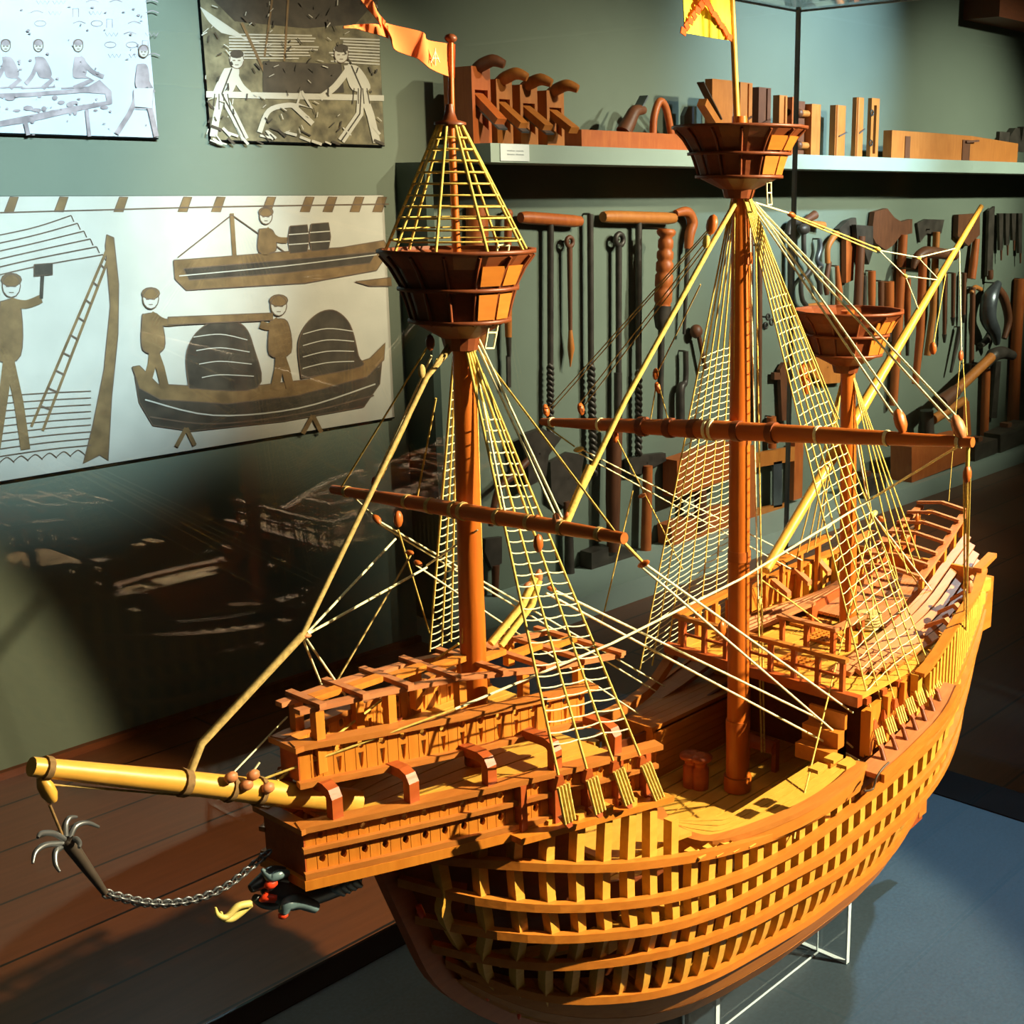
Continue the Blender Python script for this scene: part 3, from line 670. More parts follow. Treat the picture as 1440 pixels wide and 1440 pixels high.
# ------------------------------------------------------------------ stays and running rigging
FYX, MYX = .725, 1.12
rope([P0(655, 465), P0(600, 530), P0(425, 893), P0(283, 1045), P0(264, 1098)], .0024, 'rope_tan', name='forestay')
rope([P0(425, 893), P0(283, 1045), P0(262, 1098)], .0034, 'rope_tan', name='forestay')
rope([P0(1042, 272), P0(1000, 345), P0(880, 562), P0(796, 735)], .0030, 'rope_gold', name='mainstay')
rope([P0(830, 655), P0(796, 735)], .0042, 'rope_gold', name='mainstay')
rope([P0(752, 812), P0(735, 850), P0(690, 905)], .0040, 'rope_gold', name='mainstay')
rope([P0(758, 816), P0(748, 850), P0(704, 908)], .0036, 'rope_gold', name='mainstay')
for p, q, r_, m_ in (
  (P0(424, 893), PZ(461, 985, .575), .0010, 'rope_pale'), (P0(427, 893), PZ(494, 990, .575), .0010, 'rope_pale'),
  (P0(432, 890), PX(556, 758, FYX), .0012, 'rope_pale'), (P0(432, 892), PX(600, 798, .74), .0012, 'rope_pale'),
  (PX(600, 795, .74), PX(672, 745, .74), .0010, 'rope_pale'),
  (PZ(455, 990, .58), PX(578, 780, .72), .0010, 'rope_tan'), (PX(560, 745, FYX), PX(604, 890, .80), .0010, 'rope_gold'),
  (P0(603, 485), PX(477, 690, FYX), .0009, 'rope_gold'), (P0(640, 470), P0(606, 523), .0016, 'rope_tan'),
  (P0(607, 500), PX(528, 672, FYX), .0010, 'rope_pale'), (P0(615, 505), PX(536, 672, FYX), .0009, 'rope_gold'), (P0(613, 560), PX(587, 697, FYX), .0009, 'rope_gold'),
  (P0(668, 478), PX(782, 728, FYX), .0011, 'rope_pale'), (P0(672, 474), PX(790, 728, FYX), .0011, 'rope_pale'),
  (P0(672, 490), PX(868, 752, FYX), .0010, 'rope_gold'), (P0(662, 480), PX(712, 730, FYX), .0011, 'rope_pale'), (P0(660, 476), PX(757, 745, FYX), .0010, 'rope_gold'),
  (PX(492, 694, FYX), PX(528, 728, FYX), .0010, 'rope_pale'), (PX(533, 733, FYX), PY(934, 965, .14), .0010, 'rope_pale'), (PX(530, 735, FYX), PY(922, 972, .14), .0010, 'rope_pale'),
  (PX(585, 795, .75), PY(897, 1003, .10), .0009, 'rope_pale'),
  (P0(653, 730), P0(657, 830), .0016, 'rope_pale'), (P0(668, 478), P0(681, 892), .0008, 'rope_gold'), (P0(654, 800), P0(650, 905), .0008, 'rope_gold'),
  (PX(872, 758, FYX), PX(903, 790, FYX+.06), .0015, 'rope_gold'),
  (PX(905, 792, FYX+.06), PY(1199, 1002, -.12), .0012, 'rope_pale'), (PX(902, 797, FYX+.06), PY(1199, 1051, -.11), .0012, 'rope_pale'),
  (P0(775, 828), PY(1183, 1026, -.11), .0013, 'rope_pale'), (P0(768, 834), PY(1221, 1076, -.13), .0013, 'rope_pale'),
  (PX(765, 597, MYX), PX(808, 628, MYX-.03), .0010, 'rope_gold'), (PX(818, 632, MYX-.03), PY(1128, 788, .10), .0009, 'rope_pale'), (PX(814, 637, MYX-.03), PY(1112, 800, .11), .0009, 'rope_pale'),
  (PX(868, 618, MYX), PY(960, 800, .14), .0009, 'rope_gold'), (PX(890, 690, MYX), PY(845, 880, .14), .0009, 'rope_gold'),
  (P0(1000, 318), PX(771, 574, MYX), .0007, 'rope_tan'), (P0(996, 326), PX(776, 576, MYX), .0007, 'rope_tan'), (P0(1000, 330), PX(815, 568, MYX), .0007, 'rope_tan'), (P0(998, 340), PX(822, 570, MYX), .0007, 'rope_tan'),
  (P0(985, 400), PX(924, 525, MYX), .0008, 'rope_tan'), (PX(923, 540, MYX), PX(913, 600, MYX), .0008, 'rope_gold'), (PX(926, 540, MYX), PX(943, 603, MYX), .0008, 'rope_gold'),
  (P0(1055, 285), PX(1257, 584, MYX), .0012, 'rope_pale'), (P0(1059, 284), PX(1268, 580, MYX), .0012, 'rope_pale'),
  (P0(1060, 290), PX(1338, 594, MYX), .0012, 'rope_pale'), (P0(1064, 288), PX(1349, 590, MYX), .0012, 'rope_pale'), (P0(1060, 295), PX(1180, 590, MYX), .0009, 'rope_gold'),
  (P0(1062, 285), P0(1110, 300), .0011, 'rope_pale'), (P0(1112, 301), P0(1236, 350), .0010, 'rope_gold'), (P0(1114, 305), P0(1232, 354), .0010, 'rope_gold'),
  (P0(1236, 352), P0(1292, 362), .0008, 'rope_pale'), (P0(1292, 362), PY(1345, 349, .02), .0010, 'rope_pale'), (P0(1292, 363), PY(1320, 393, .02), .0006, 'rope_pale'),
  (P0(1236, 352), P0(1273, 388), .0007, 'rope_pale'), (P0(1273, 388), PY(1322, 394, .02), .0008, 'rope_pale'), (P0(1273, 388), PY(1292, 436, .02), .0008, 'rope_pale'),
  (PY(1349, 352, .02), PY(1352, 495, .02), .0010, 'rope_pale'), (PY(1330, 385, .02), PY(1313, 482, .02), .0008, 'rope_gold'),
  (PY(1350, 505, .02), PY(1334, 705, .04), .0006, 'rope_gold'), (PY(1354, 505, .02), PY(1360, 612, .02), .0008, 'rope_gold'),
  (PX(1361, 624, MYX), PX(1360, 660, MYX), .0022, 'rope_gold'),
  (PX(1356, 672, MYX), PY(1356, 868, -.13), .0011, 'rope_gold'), (PX(1360, 672, MYX), PY(1360, 868, -.13), .0011, 'rope_gold'), (PX(1364, 672, MYX), PY(1358, 900, -.13), .0011, 'rope_gold'),
  (PX(1350, 626, MYX), PX(1228, 700, 1.25), .0014, 'rope_pale'),
  (P0(1054, 300), P0(1066, 842), .0010, 'rope_pale'), (P0(1062, 300), P0(1071, 842), .0010, 'rope_gold'), (P0(1066, 848), P0(1071, 1058), .0012, 'rope_gold'), (P0(1071, 848), P0(1075, 1058), .0012, 'rope_gold'),
  (P0(1033, 300), P0(1031, 1040), .0008, 'rope_gold'),
  (PY(1228, 722, -.03), PY(1120, 1162, -.150), .0011, 'rope_gold'), (PY(1120, 1160, -.152), PY(1117, 1180, -.160), .0011, 'rope_gold'),
  (PY(1225, 720, -.02), PY(1310, 830, -.06), .0011, 'rope_pale'), (PY(1225, 720, -.02), PY(1275, 870, -.08), .0009, 'rope_gold'), (PY(1222, 722, -.02), PY(1228, 865, -.06), .0009, 'rope_gold'),
  (PY(1070, 815, .02), PY(1195, 905, -.04), .0011, 'rope_gold'), (P0(1192, 520), PY(1225, 718, -.02), .0010, 'rope_gold'),
  (PY(1230, 726, -.02), PY(1298, 833, -.05), .0009, 'rope_gold'), (P0(1203, 610), PY(1222, 715, -.02), .0010, 'rope_pale'),
  (P0(390, 1098), PX(596, 939, .72), .0012, 'rope_gold'), (PX(596, 939, .72), P0(645, 905), .0012, 'rope_gold'),
  (P0(325, 1090), PZ(404, 1008, .578), .0008, 'rope_pale'), (P0(352, 1090), P0(365, 1072), .0010, 'rope_pale'),
  (PX(1228, 700, 1.25), PX(1040, 815, 1.05), .0013, 'rope_pale'), (PX(1040, 815, 1.05), PX(860, 905, .86), .0013, 'rope_pale'),
  (PX(860, 905, .86), PY(640, 997, -.055), .0012, 'rope_pale'), (PY(640, 997, -.055), P0(366, 1097), .0010, 'rope_gold'),
): rope([p, q], r_, m_)
for p, d_, r_, m_ in ((P0(593, 522), (0, 0, 1), .006, 'rope_tan'), (P0(605, 482), (0, 0, 1), .007, 'dark_wood'), (PX(527, 679, FYX), (0, 0, 1), .006, 'red_wood'), (PX(560, 730, FYX), (0, 0, 1), .008, 'yard_wood'),
  (PX(530, 730, FYX), (0, -.8, -.6), .006, 'yard_wood'), (P0(431, 894), (1, 0, -.2), .0045, 'pink_wood'), (PX(576, 777, .72), (0, -1, 0), .005, 'yard_wood'), (PX(588, 792, .73), (0, -1, -.3), .0052, 'yard_wood'),
  (PX(785, 735, FYX), (0, .4, 1), .0085, 'pink_wood'), (P0(798, 728), (0, .0, 1), .006, 'yard_wood'), (PX(768, 577, MYX), (0, .3, 1), .008, 'yard_wood'), (PX(817, 575, MYX), (0, .3, 1), .008, 'yard_wood'),
  (PX(922, 526, MYX), (0, 0, 1), .007, 'yard_wood'), (PX(925, 545, MYX), (0, .3, 1), .007, 'yard_wood'), (PX(866, 615, MYX), (0, 0, 1), .007, 'yard_wood'), (PX(814, 632, MYX-.03), (0, 1, -.3), .008, 'ochre_paint'),
  (PX(905, 793, FYX+.06), (0, 1, -.6), .0065, 'yard_wood'), (PX(903, 697, MYX), (0, 1, -.5), .006, 'pink_wood'), (P0(776, 828), (1, 0, -.5), .006, 'yard_wood'), (P0(758, 810), (0, 0, 1), .007, 'pink_wood'), (P0(742, 822), (1, 0, .3), .005, 'pink_wood'),
  (P0(1001, 316), (.3, 0, 1), .011, 'yard_wood'), (P0(993, 340), (.3, 0, 1), .007, 'rope_gold'), (P0(1113, 302), (1, 0, -.3), .007, 'yard_wood'), (P0(1234, 350), (1, 0, -.3), .006, 'rope_gold'), (P0(1292, 363), (1, 0, 0), .005, 'rope_gold'), (P0(1273, 388), (1, 0, -.4), .005, 'rope_gold'),
  (PX(1266, 592, MYX), (0, .35, 1), .013, 'yard_wood'), (PX(1348, 601, MYX), (0, .5, 1), .0135, 'pink_wood'), (PY(1312, 490, .02), (-.1, 0, 1), .009, 'yard_wood'), (PY(1351, 500, .02), (0, 0, 1), .008, 'red_wood'),
  (PX(1360, 667, MYX), (0, 0, 1), .009, 'yard_wood'), (PY(1130, 524, -.04), (0, 0, 1), .011, 'yard_wood'), (PY(1134, 543, -.045), (0, 0, 1), .010, 'yard_wood'), (PY(1364, 825, -.12), (0, 0, 1), .009, 'pink_wood'),
  (P0(1068, 845), (0, 0, 1), .006, 'ochre_paint'), (PX(755, 735, FYX), (0, 0, 1), .007, 'yard_wood'), (PX(757, 764, FYX), (0, 0, 1), .008, 'yard_wood'), (PY(1228, 723, -.02), (1, 0, .4), .008, 'ochre_paint'), (PY(1240, 730, -.02), (1, 0, -.6), .008, 'yard_wood'),
  (PY(1290, 728, -.05), (0, 0, 1), .006, 'yard_wood'), (P0(658, 735), (0, 1, 0), .006, 'pink_wood'), (P0(655, 805), (0, 0, 1), .005, 'pink_wood'), (P0(66, 1110), (.3, 0, -1), .012, 'spar_wood'), (P0(1015, 885), (0, 0, 1), .010, 'mast_wood')):
    block(p, d_, r_, m_)

# ------------------------------------------------------------------ quarterdeck and stern castle
def posts(pts, z0, z1, name='rail_post', mat='red_wood', w=.0055):
    for p in pts: MB().box2((p[0]-w/2, p[1]-w/2, z0), (p[0]+w/2, p[1]+w/2, z1)).build(name, mat, ship)
MB().box2((1.184, -.120, .487), (1.192, .120, .492)).build('quarterdeck_rail', 'rail_wood', ship)
MB().box2((1.180, -.140, .441), (1.190, .140, .453)).build('quarterdeck_beam', 'red_wood', ship)
MB().box2((1.186, -.115, .468), (1.189, .115, .471)).build('quarterdeck_rail', 'red_wood', ship)
posts([(1.187, -.115+.0328*k) for k in range(8)], .452, .488)
hr = [V3((1.275, .030, .488)), V3((1.275, -.048, .488)), V3((1.318, -.048, .488))]
MB().box2((1.270, -.052, .486), (1.280, .034, .490)).build('hatch_rail', 'pink_wood', ship)
for yy in (-.048, .030): MB().box2((1.280, yy-.005, .486), (1.345, yy+.005, .490)).build('hatch_rail', 'pink_wood', ship)
posts([(1.275, -.046), (1.275, -.008), (1.275, .028), (1.31, -.046), (1.34, -.046), (1.34, .028)], .450, .487)
# starboard bulwark with lit panels, cap rail on posts
cap = [(1.19, .128, .488), (1.25, .130, .490), (1.32, .128, .496), (1.40, .124, .512), (1.50, .108, .530)]
MB().strip(cap, V3((0, 1, 0)), V3((0, 0, 1)), .012, .005).build('quarterdeck_rail', 'wale_wood', ship)
for a_ in range(9):
    x_ = 1.20+.035*a_; y_ = itp(cap, x_, 1); z_ = itp(cap, x_, 2)
    MB().box2((x_-.003, y_-.003, .45), (x_+.003, y_+.003, z_)).build('rail_post', 'wale_wood', ship)
for a_ in range(6):
    x_ = 1.26+.042*a_; y_ = itp(cap, x_, 1)+.006; MB().box2((x_, y_, .452), (x_+.030, y_+.003, .476+.004*a_)).build('bulwark_panel', 'castle_wood', ship)
# stern castle sides: stepped strakes rising aft
for sg in (-1, 1):
    for k in range(5):
        f = k/4
        pts = [V3((lerp(1.22, 1.27, f), sg*lerp(.082, .122, f), lerp(.456, .4535, f))), V3((1.37, sg*lerp(.068, .114, f), lerp(.464, .456, f))), V3((1.47, sg*lerp(.057, .102, f), lerp(.480, .456, f))), V3((1.54, sg*lerp(.049, .092, f), lerp(.502, .470, f))), V3((1.625-.02*f, sg*lerp(.041, .078, f), lerp(.530, .492, f)))]
        MB().strip(spline(pts, 3), V3((0, .9, -.35*sg)) if True else 0, V3((0, .35*sg, .9)), .011, .006).build('castle_strake', 'pink_wood' if k < 4 else 'rail_wood', ship)
    pts = [V3((1.38, sg*.060, .452)), V3((1.47, sg*.055, .468)), V3((1.54, sg*.047, .488)), V3((1.62, sg*.039, .515))]
    MB().strip(pts, V3((0, 1, 0)), V3((0, 0, 1)), .005, .03).build('castle_side', 'red_wood', ship)
    bt = [V3((1.485, sg*.046, .502)), V3((1.55, sg*.043, .531)), V3((1.625, sg*.034, .562))]
    MB().strip(bt, V3((0, 1, 0)), V3((0, 0, 1)), .010, .005).build('roof_beam', 'pink_wood', ship)
    for t in (0.02, .25, .5, .75, .98):
        x_ = lerp(1.487, 1.622, t); y_ = itp([tuple(q) for q in bt], x_, 1); z_ = itp([tuple(q) for q in bt], x_, 2)
        MB().box2((x_-.003, y_-.003, z_-.03), (x_+.003, y_+.003, z_)).build('roof_post', 'castle_wood', ship)
for k in range(7):
    x_ = 1.480+.024*k; y_ = itp(((1.48, .050), (1.63, .038)), x_); z_ = itp(((1.48, .503), (1.55, .534), (1.63, .567)), x_)+.005
    mb = MB(); mb.bar((x_, -y_, z_-.002), (x_, 0, z_+.004), .006, .004); mb.bar((x_, 0, z_+.004), (x_, y_, z_-.002), .006, .004); mb.build('roof_rafter', 'pink_wood', ship)
for k in range(6):
    x_ = 1.483+.024*k; z_ = itp(((1.48, .503), (1.55, .534), (1.63, .567)), x_); MB().box2((x_+.005, .012, z_+.0005), (x_+.021, .018, z_+.0055)).build('roof_ridge', 'castle_wood', ship)
deck('poop_deck', 1.40, 1.56, .458, [(1.40, .062), (1.56, .047)], .004, 'pink_wood', zs=.2)
# knees between castle and outer bulwark, cap and slats of the bulwark
for sg in (-1, 1):
    for x_ in (1.40, 1.442, 1.484, 1.526):
        yo = itp(TOP, x_, 1)-.004; zo = itp(TOP, x_, 2); yi = itp(((1.36, .108), (1.6, .08)), x_)
        MB().strip([V3((x_, sg*yo, zo-.03)), V3((x_, sg*(yo-.002), zo-.004)), V3((x_, sg*(yo-.010), zo+.002)), V3((x_, sg*yi, zo-.012))], V3((1, 0, 0)), [V3((0, sg, 0)), V3((0, sg, .3)), V3((0, .3*sg, 1)), V3((0, 0, 1))], .010, .006).build('knee', 'pink_wood', ship)
        MB().box2((x_+.006, sg*(yo-.006), zo-.020), (x_+.034, sg*(yo+.004), zo-.004)).build('bulwark_panel', 'frame_wood', ship)
    cp = [V3((a, sg*b, z+.001)) for a, b, z in resamp(TOP, 1.30, 1.557)]
    MB().strip(cp, V3((0, 1, 0)), V3((0, 0, 1)), .013, .005).build('bulwark_cap', 'wale_wood', ship)
    for k in range(24):
        x_ = 1.318+.0095*k; b = itp(TOP, x_, 1)+.003; z1 = itp(TOP, x_, 2); z0 = itp(W1, x_, 2); MB().box2((x_-.0022, sg*(b-.003), z0), (x_+.0022, sg*(b+.003), z1-.002)).build('bulwark_slat', 'frame_wood', ship)
# gratings and gear on the quarterdeck
for k, (x_, y_) in enumerate(((1.33, .0), (1.365, .045), (1.23, -.02))):
    mb = MB()
    for i in range(6): mb.box((x_, y_-.018+.007*i, .4525), (.040, .003, .004)); mb.box((x_-.018+.007*i, y_, .4522), (.003, .040, .0035))
    mb.build('grating', 'wale_wood', ship)
mb = MB()
for k in range(5): mb.lathe((1.40, -.02, .452+.004*k), (0, 0, 1), [(.012, 0), (.017, 0), (.017, .0035), (.012, .0035)], 14)
mb.build('rope_coil', 'rope_tan', ship)
# fallen shroud tackles near the break of the quarterdeck, cleats
for k in range(3):
    MB().box2((1.148+.013*k, -.128, .3765), (1.179, -.080, .394+.019*k)).build('companion_step', 'wale_wood', ship)
for k, q in enumerate(((1172, 1066), (1150, 1080), (1190, 1074))):
    p = PZ(q[0], q[1], .378); MB().box(p, (.018, .006, .004)).build('cleat', 'rail_wood', ship)
    p = PZ(q[0], q[1], .43); MB().box(p, (.018, .012, .004)).build('cleat', 'spar_wood', ship)

# ------------------------------------------------------------------ dragon figurehead
fg = MB(); Q = lambda x_, y_, Y=0: PY(x_, y_, Y)
fg.tube(spline([Q(500, 1235), Q(455, 1248), Q(415, 1258), Q(392, 1252), Q(378, 1240)], 4), [.009, .012, .013, .012, .009], 10)
fg.tube(spline([Q(400, 1234), Q(385, 1232), Q(372, 1238), Q(352, 1250)], 4), [.008, .009, .007, .0035], 8)
fg.tube(spline([Q(398, 1262), Q(384, 1268), Q(370, 1268), Q(358, 1262)], 4), [.008, .007, .005, .003], 8)
fighead = fg.build('figurehead', 'black_paint', ship, 'black dragon figurehead with red eye and mouth')
MB().tube(spline([Q(404, 1228, -.01), Q(392, 1230, -.012), Q(380, 1234, -.01), Q(368, 1222, -.006)], 4), [.003, .004, .004, .0012], 7).build('ear', 'teal_paint', fighead)
MB().ball(Q(381, 1243, -.010), (.0062, .004, .0042), 9).build('eye', 'red_paint', fighead)
MB().tube([Q(386, 1263, -.007), Q(373, 1262, -.006), Q(366, 1266, -.003)], [.004, .004, .002], 7).build('mouth', 'red_paint', fighead)
MB().tube(spline([Q(352, 1270), Q(338, 1282), Q(325, 1292), Q(314, 1292), Q(311, 1282)], 5), [.0035, .0036, .003, .002, .0008], 7).build('tongue', 'ochre_paint', fighead)
MB().tube(spline([Q(352, 1271, -.003), Q(334, 1275, -.003), Q(318, 1290, -.003), Q(306, 1286, -.003), Q(303, 1276, -.003)], 5), [.003, .003, .0025, .002, .0008], 7).build('tongue', 'ochre_paint', fighead)
MB().tube(spline([Q(443, 1276, -.012), Q(420, 1268, -.014), Q(404, 1272, -.016), Q(398, 1284, -.016)], 5), [.005, .0062, .0058, .004], 8).build('horn', 'teal_paint', fighead)
MB().ball(Q(398, 1287, -.016), (.0045, .004, .0028), 8).build('horn_tip', 'red_paint', fighead)
for k in range(4):
    MB().tube(spline([Q(478+9*k, 1232+k, -.016), Q(470+8*k, 1246-3*k, -.020), Q(484+8*k, 1258-4*k, -.020)], 4), [.0036, .0044, .002], 7).build('claw', 'teal_paint', fighead)
MB().tube(spline([Q(588, 1273, -.012), Q(592, 1283, -.014), Q(596, 1293, -.014)], 4), [.0028, .0034, .0026], 7).build('stem_ornament', 'red_paint', ship)
for q in ((730, 1428), (686, 1402)): MB().ball(PY(q[0], q[1], -.02), (.002, .002, .005), 7).build('stem_pin', 'red_paint', ship)

# ------------------------------------------------------------------ grapnel hanging from the bowsprit
gr = thing('grapnel_anchor', 'small dark iron grapnel hanging by a cord under the bowsprit tip', 'anchor', P0(148, 1256))
cr_ = P0(93, 1180); ft = P0(148, 1256)
MB().tube([cr_, lerp(cr_, ft, .5), ft], [.0052, .0040, .0024], 8).build('shank', 'iron', gr)
for pts in (((90, 1180), (75, 1172), (58, 1172), (53, 1178)), ((90, 1186), (65, 1188), (50, 1198), (46, 1214)), ((88, 1190), (78, 1198), (78, 1215), (84, 1226)), ((92, 1176), (92, 1160), (98, 1150), (108, 1149)), ((98, 1178), (106, 1162), (122, 1157), (139, 1163)), ((98, 1184), (106, 1180), (112, 1186), (111, 1192))):
    yo = -.012 if pts[1][1] > 1170 else .006
    MB().tube(spline([PY(x_, y_, yo*i*.4) for i, (x_, y_) in enumerate(pts)], 5), [.0022, .0022, .0018, .0010], 6).build('fluke', 'steel', gr)
MB().tube([P0(70, 1132), P0(89, 1178)], .0011, 5).build('cord', 'rope_brown', gr)
cpts = spline([P0(*q) for q in ((148, 1256), (175, 1263), (205, 1269), (240, 1270), (280, 1263), (320, 1245), (352, 1220), (378, 1198))], 8)
mb = MB(); L_ = [0]
for a_, b_ in zip(cpts, cpts[1:]): L_.append(L_[-1]+(b_-a_).length)
nl = 34; ring = [2*math.pi*k/8 for k in range(9)]
for k in range(nl):
    s_ = (k+.5)/nl*L_[-1]; i = max(j for j in range(len(L_)-1) if L_[j] <= s_); p = lerp(cpts[i], cpts[i+1], (s_-L_[i])/(L_[i+1]-L_[i])); t = (cpts[i+1]-cpts[i]).normalized()
    sd = V3((0, 1, 0)) if k % 2 else t.cross(V3((0, 1, 0))).normalized()
    mb.tube([p+t*math.cos(a_)*.0044+sd*math.sin(a_)*.0030 for a_ in ring], .0010, 4, caps=False)
mb.build('chain', 'steel', gr)
rope([P0(72, 1103), P0(240, 1117), P0(395, 1126)], .0009, 'rope_tan')

# ------------------------------------------------------------------ clear stands and the glass case
def stand(name, x, yw_, label, webdir):
    t = thing(name, label, 'display stand', (x, 0, .004)); z1 = .112
    n = MB(); n.prism([V3((x-.003, y, z)) for y, z in ((-yw_, .0046), (yw_, .0046), (yw_, .114), (.011, .098), (.011, .086), (-.011, .086), (-.011, .098), (-yw_, .114))], (.006, 0, 0)); n.build('end_plate', 'acrylic', t)
    e = MB()
    for yy in (-yw_, yw_): e.box2((x-.0034, yy-.001, .0046), (x+.0034, yy+.001, .114))
    e.box2((x-.0034, -yw_, .0046), (x+.0034, yw_, .0062)); e.box2((x-.0034, -.001, .0046), (x-.0014, .001, .086))
    e.build('plate_edge', 'acrylic_edge', t)
    return t
sa = stand('acrylic_stand', 1.337, .046, 'clear acrylic stand plate under the stern half of the hull', 1)
w = MB(); w.box2((1.055, -.003, .0046), (1.333, .003, .086)); w.build('web', 'acrylic', sa)
w = MB(); w.box2((1.055, -.0034, .0046), (1.333, -.0016, .0062)); w.build('plate_edge', 'acrylic_edge', sa)
stand('acrylic_stand', 1.05, .048, 'clear acrylic stand plate under the middle of the hull', 1)
case = thing('display_case', 'glass museum case on a blue-grey plinth enclosing the model ship', 'display case', (.9, 0, FZ))
CX0, CX1, CY0, CY1, CZ = -.25, 1.956, -.46, .49, 1.297
MB().box2((CX0, CY0, FZ), (CX1, CY1, -.004)).build('plinth', 'base_cloth', case)
MB().box2((CX0+.03, CY0+.03, -.004), (CX1-.095, CY1-.05, .004)).build('plinth_top', 'base_cloth', case)
mb = MB(); mb.box2((CX0, CY1-.05, -.004), (CX1, CY1, .006)); mb.box2((CX1-.095, CY0, -.004), (CX1, CY1-.05, .006)); mb.box2((CX0, CY0, -.004), (CX0+.03, CY1-.05, .006)); mb.box2((CX0+.03, CY0, -.004), (CX1-.095, CY0+.03, .006))
mb.build('plinth_border', 'black_edge', case)
g_ = .005
for a_, b_ in (((CX0, CY1-g_, .006), (CX1, CY1, CZ)), ((CX1-g_, CY0, .006), (CX1, CY1-g_, CZ)), ((CX0, CY0, .006), (CX1-g_, CY0+g_, CZ)), ((CX0, CY0+g_, .006), (CX0+g_, CY1-g_, CZ)), ((CX0, CY0, CZ), (CX1, CY1, CZ+g_))):
    MB().box2(a_, b_).build('glass_pane', 'glass', case)
mb = MB(); mb.box2((CX1-.006, CY1-.006, .006), (CX1+.0005, CY1+.0005, CZ+g_)); mb.box2((CX0, CY1-.003, CZ-.003), (CX1, CY1+.0005, CZ)); mb.box2((CX1-.003, CY0, CZ-.003), (CX1+.0005, CY1, CZ))
mb.build('glass_edge', 'glass_edge', case)
# ------------------------------------------------------------------ shelf, panel, ledge
WP = lambda x, y, off=.03: PY(x, y, YW-off)
sz0 = PY(690, 228, 2.23).z; sz1 = PY(690, 201, 2.23).z; sx0 = PY(690, 215, 2.23).x
shelf = tag(MB().box2((sx0, 2.23, sz0), (9.2, YW, sz1)).build('display_shelf', 'shelf_paint', None, origin=(sx0, YW, sz0)), 'long grey-green shelf on the wall carrying the row of wooden planes', 'shelf')
px0 = WP(607, 470, .14).x
tag(MB().box2((px0, YW-.14, FZ+.09), (px0+.03, YW, sz0)).build('side_panel', 'panel_paint', None, origin=(px0, YW, FZ+.09)), 'dark green upright panel closing the left end of the tool wall', 'panel')
lz = FZ+.085
tag(MB().box2((px0, 2.235, FZ), (9.2, YW, lz)).build('wall_ledge', 'shelf_paint', None, origin=(px0, YW, FZ)), 'low grey-green ledge along the floor under the hanging tools', 'ledge')
struct('baseboard_back', MB().box2((X0, YW-.02, FZ), (px0, YW, FZ+.02)), 'dark_wood')
struct('trim_1', MB().box2((WP(1362, 20).x, YW-.2, PY(1400, 22, YW-.2).z), (9.4, YW, PY(1400, 22, YW-.2).z+.2)), 'dark_wood')
# label card on the shelf edge
ca = PY(703, 202, 2.228); cb = PY(744, 227, 2.228)
card = MB().box2((ca.x, 2.226, cb.z), (cb.x, 2.2303, ca.z)).build('label_card', 'card_white', None, origin=(ca.x, 2.2298, cb.z)); tag(card, 'small white label card fixed to the left end of the shelf edge', 'label')
mb = MB(); rr = random.Random(3)
for r_ in range(2):
    x_ = .22
    while x_ < .80:
        w_ = rr.uniform(.018, .034); zz = lerp(ca.z, cb.z, .40+.22*r_); h_ = rr.choice((.0016, .0024, .0016))
        mb.box2((lerp(ca.x, cb.x, x_), 2.2255, zz-.0016), (lerp(ca.x, cb.x, x_+w_), 2.226, zz+h_)); x_ += w_+.008
        if abs(x_-.5) < .02: x_ += .03
mb.build('lettering', 'card_grey', card)

# ------------------------------------------------------------------ picture panels (flat prints mounted on boards)
def board(name, tl, br, label, face, left=None):
    a = WP(tl[0], tl[1], .012); c = WP(br[0], br[1], .012)
    o = MB().box2((a.x, YW-.012, c.z), (c.x, YW, a.z)).build(name, 'black_edge', None, origin=(a.x, YW, c.z)); tag(o, label, 'picture')
    MB().box2((a.x+.001, YW-.0128, c.z+.004), (c.x-.001, YW-.012, a.z-.001)).build('print', face, o)
    return o
from mathutils.geometry import tessellate_polygon
class Art:
    def __init__(s, o, ol=None, lw=1.3): s.o = o; s.k = 0; s.L = {}; s.ol = ol; s.lw = lw
    def poly(s, mat, pts, sm=0):
        y = YW-.0130-.00004*s.k; s.k += 1
        q = [PY(p[0], p[1], y) for p in pts]
        if sm: q = spline(q+[q[0]], 5)[:-1]
        c = sum(q, V3())/len(q); mb = s.L.setdefault(mat, MB())
        q2 = [(p.x, p.z) for p in q]
        tri = tessellate_polygon([[V3((a, b, 0)) for a, b in q2]])
        fs = []
        for t in tri:
            a, b, c_ = (q2[k] for k in t); cr = (b[0]-a[0])*(c_[1]-a[1])-(b[1]-a[1])*(c_[0]-a[0])
            fs.append(tuple(t) if cr > 0 else tuple(t)[::-1])
        mb.add(q, fs)
        if s.ol: s.line(s.ol, pts+[pts[0]], s.lw, sm)
    def line(s, mat, pts, w=1.5, sm=1):
        P_ = spline([V3((p[0], p[1], 0)) for p in pts], 5) if sm and len(pts) > 2 else [V3((p[0], p[1], 0)) for p in pts]
        y = YW-.0130-.00004*s.k; s.k += 1; L_ = []; R2 = []
        for i in range(len(P_)):
            t = (P_[min(i+1, len(P_)-1)]-P_[max(i-1, 0)]); t = t.normalized() if t.length > 0 else V3((1, 0, 0)); n_ = V3((-t.y, t.x, 0))*w*.5
            L_.append(PY(P_[i].x+n_.x, P_[i].y+n_.y, y)); R2.append(PY(P_[i].x-n_.x, P_[i].y-n_.y, y))
        n = len(P_); s.L.setdefault(mat, MB()).add(L_+R2, [(i, i+1, n+i+1, n+i) for i in range(n-1)])
    def done(s):
        for m_, mb in s.L.items(): mb.build('drawing', m_, s.o)
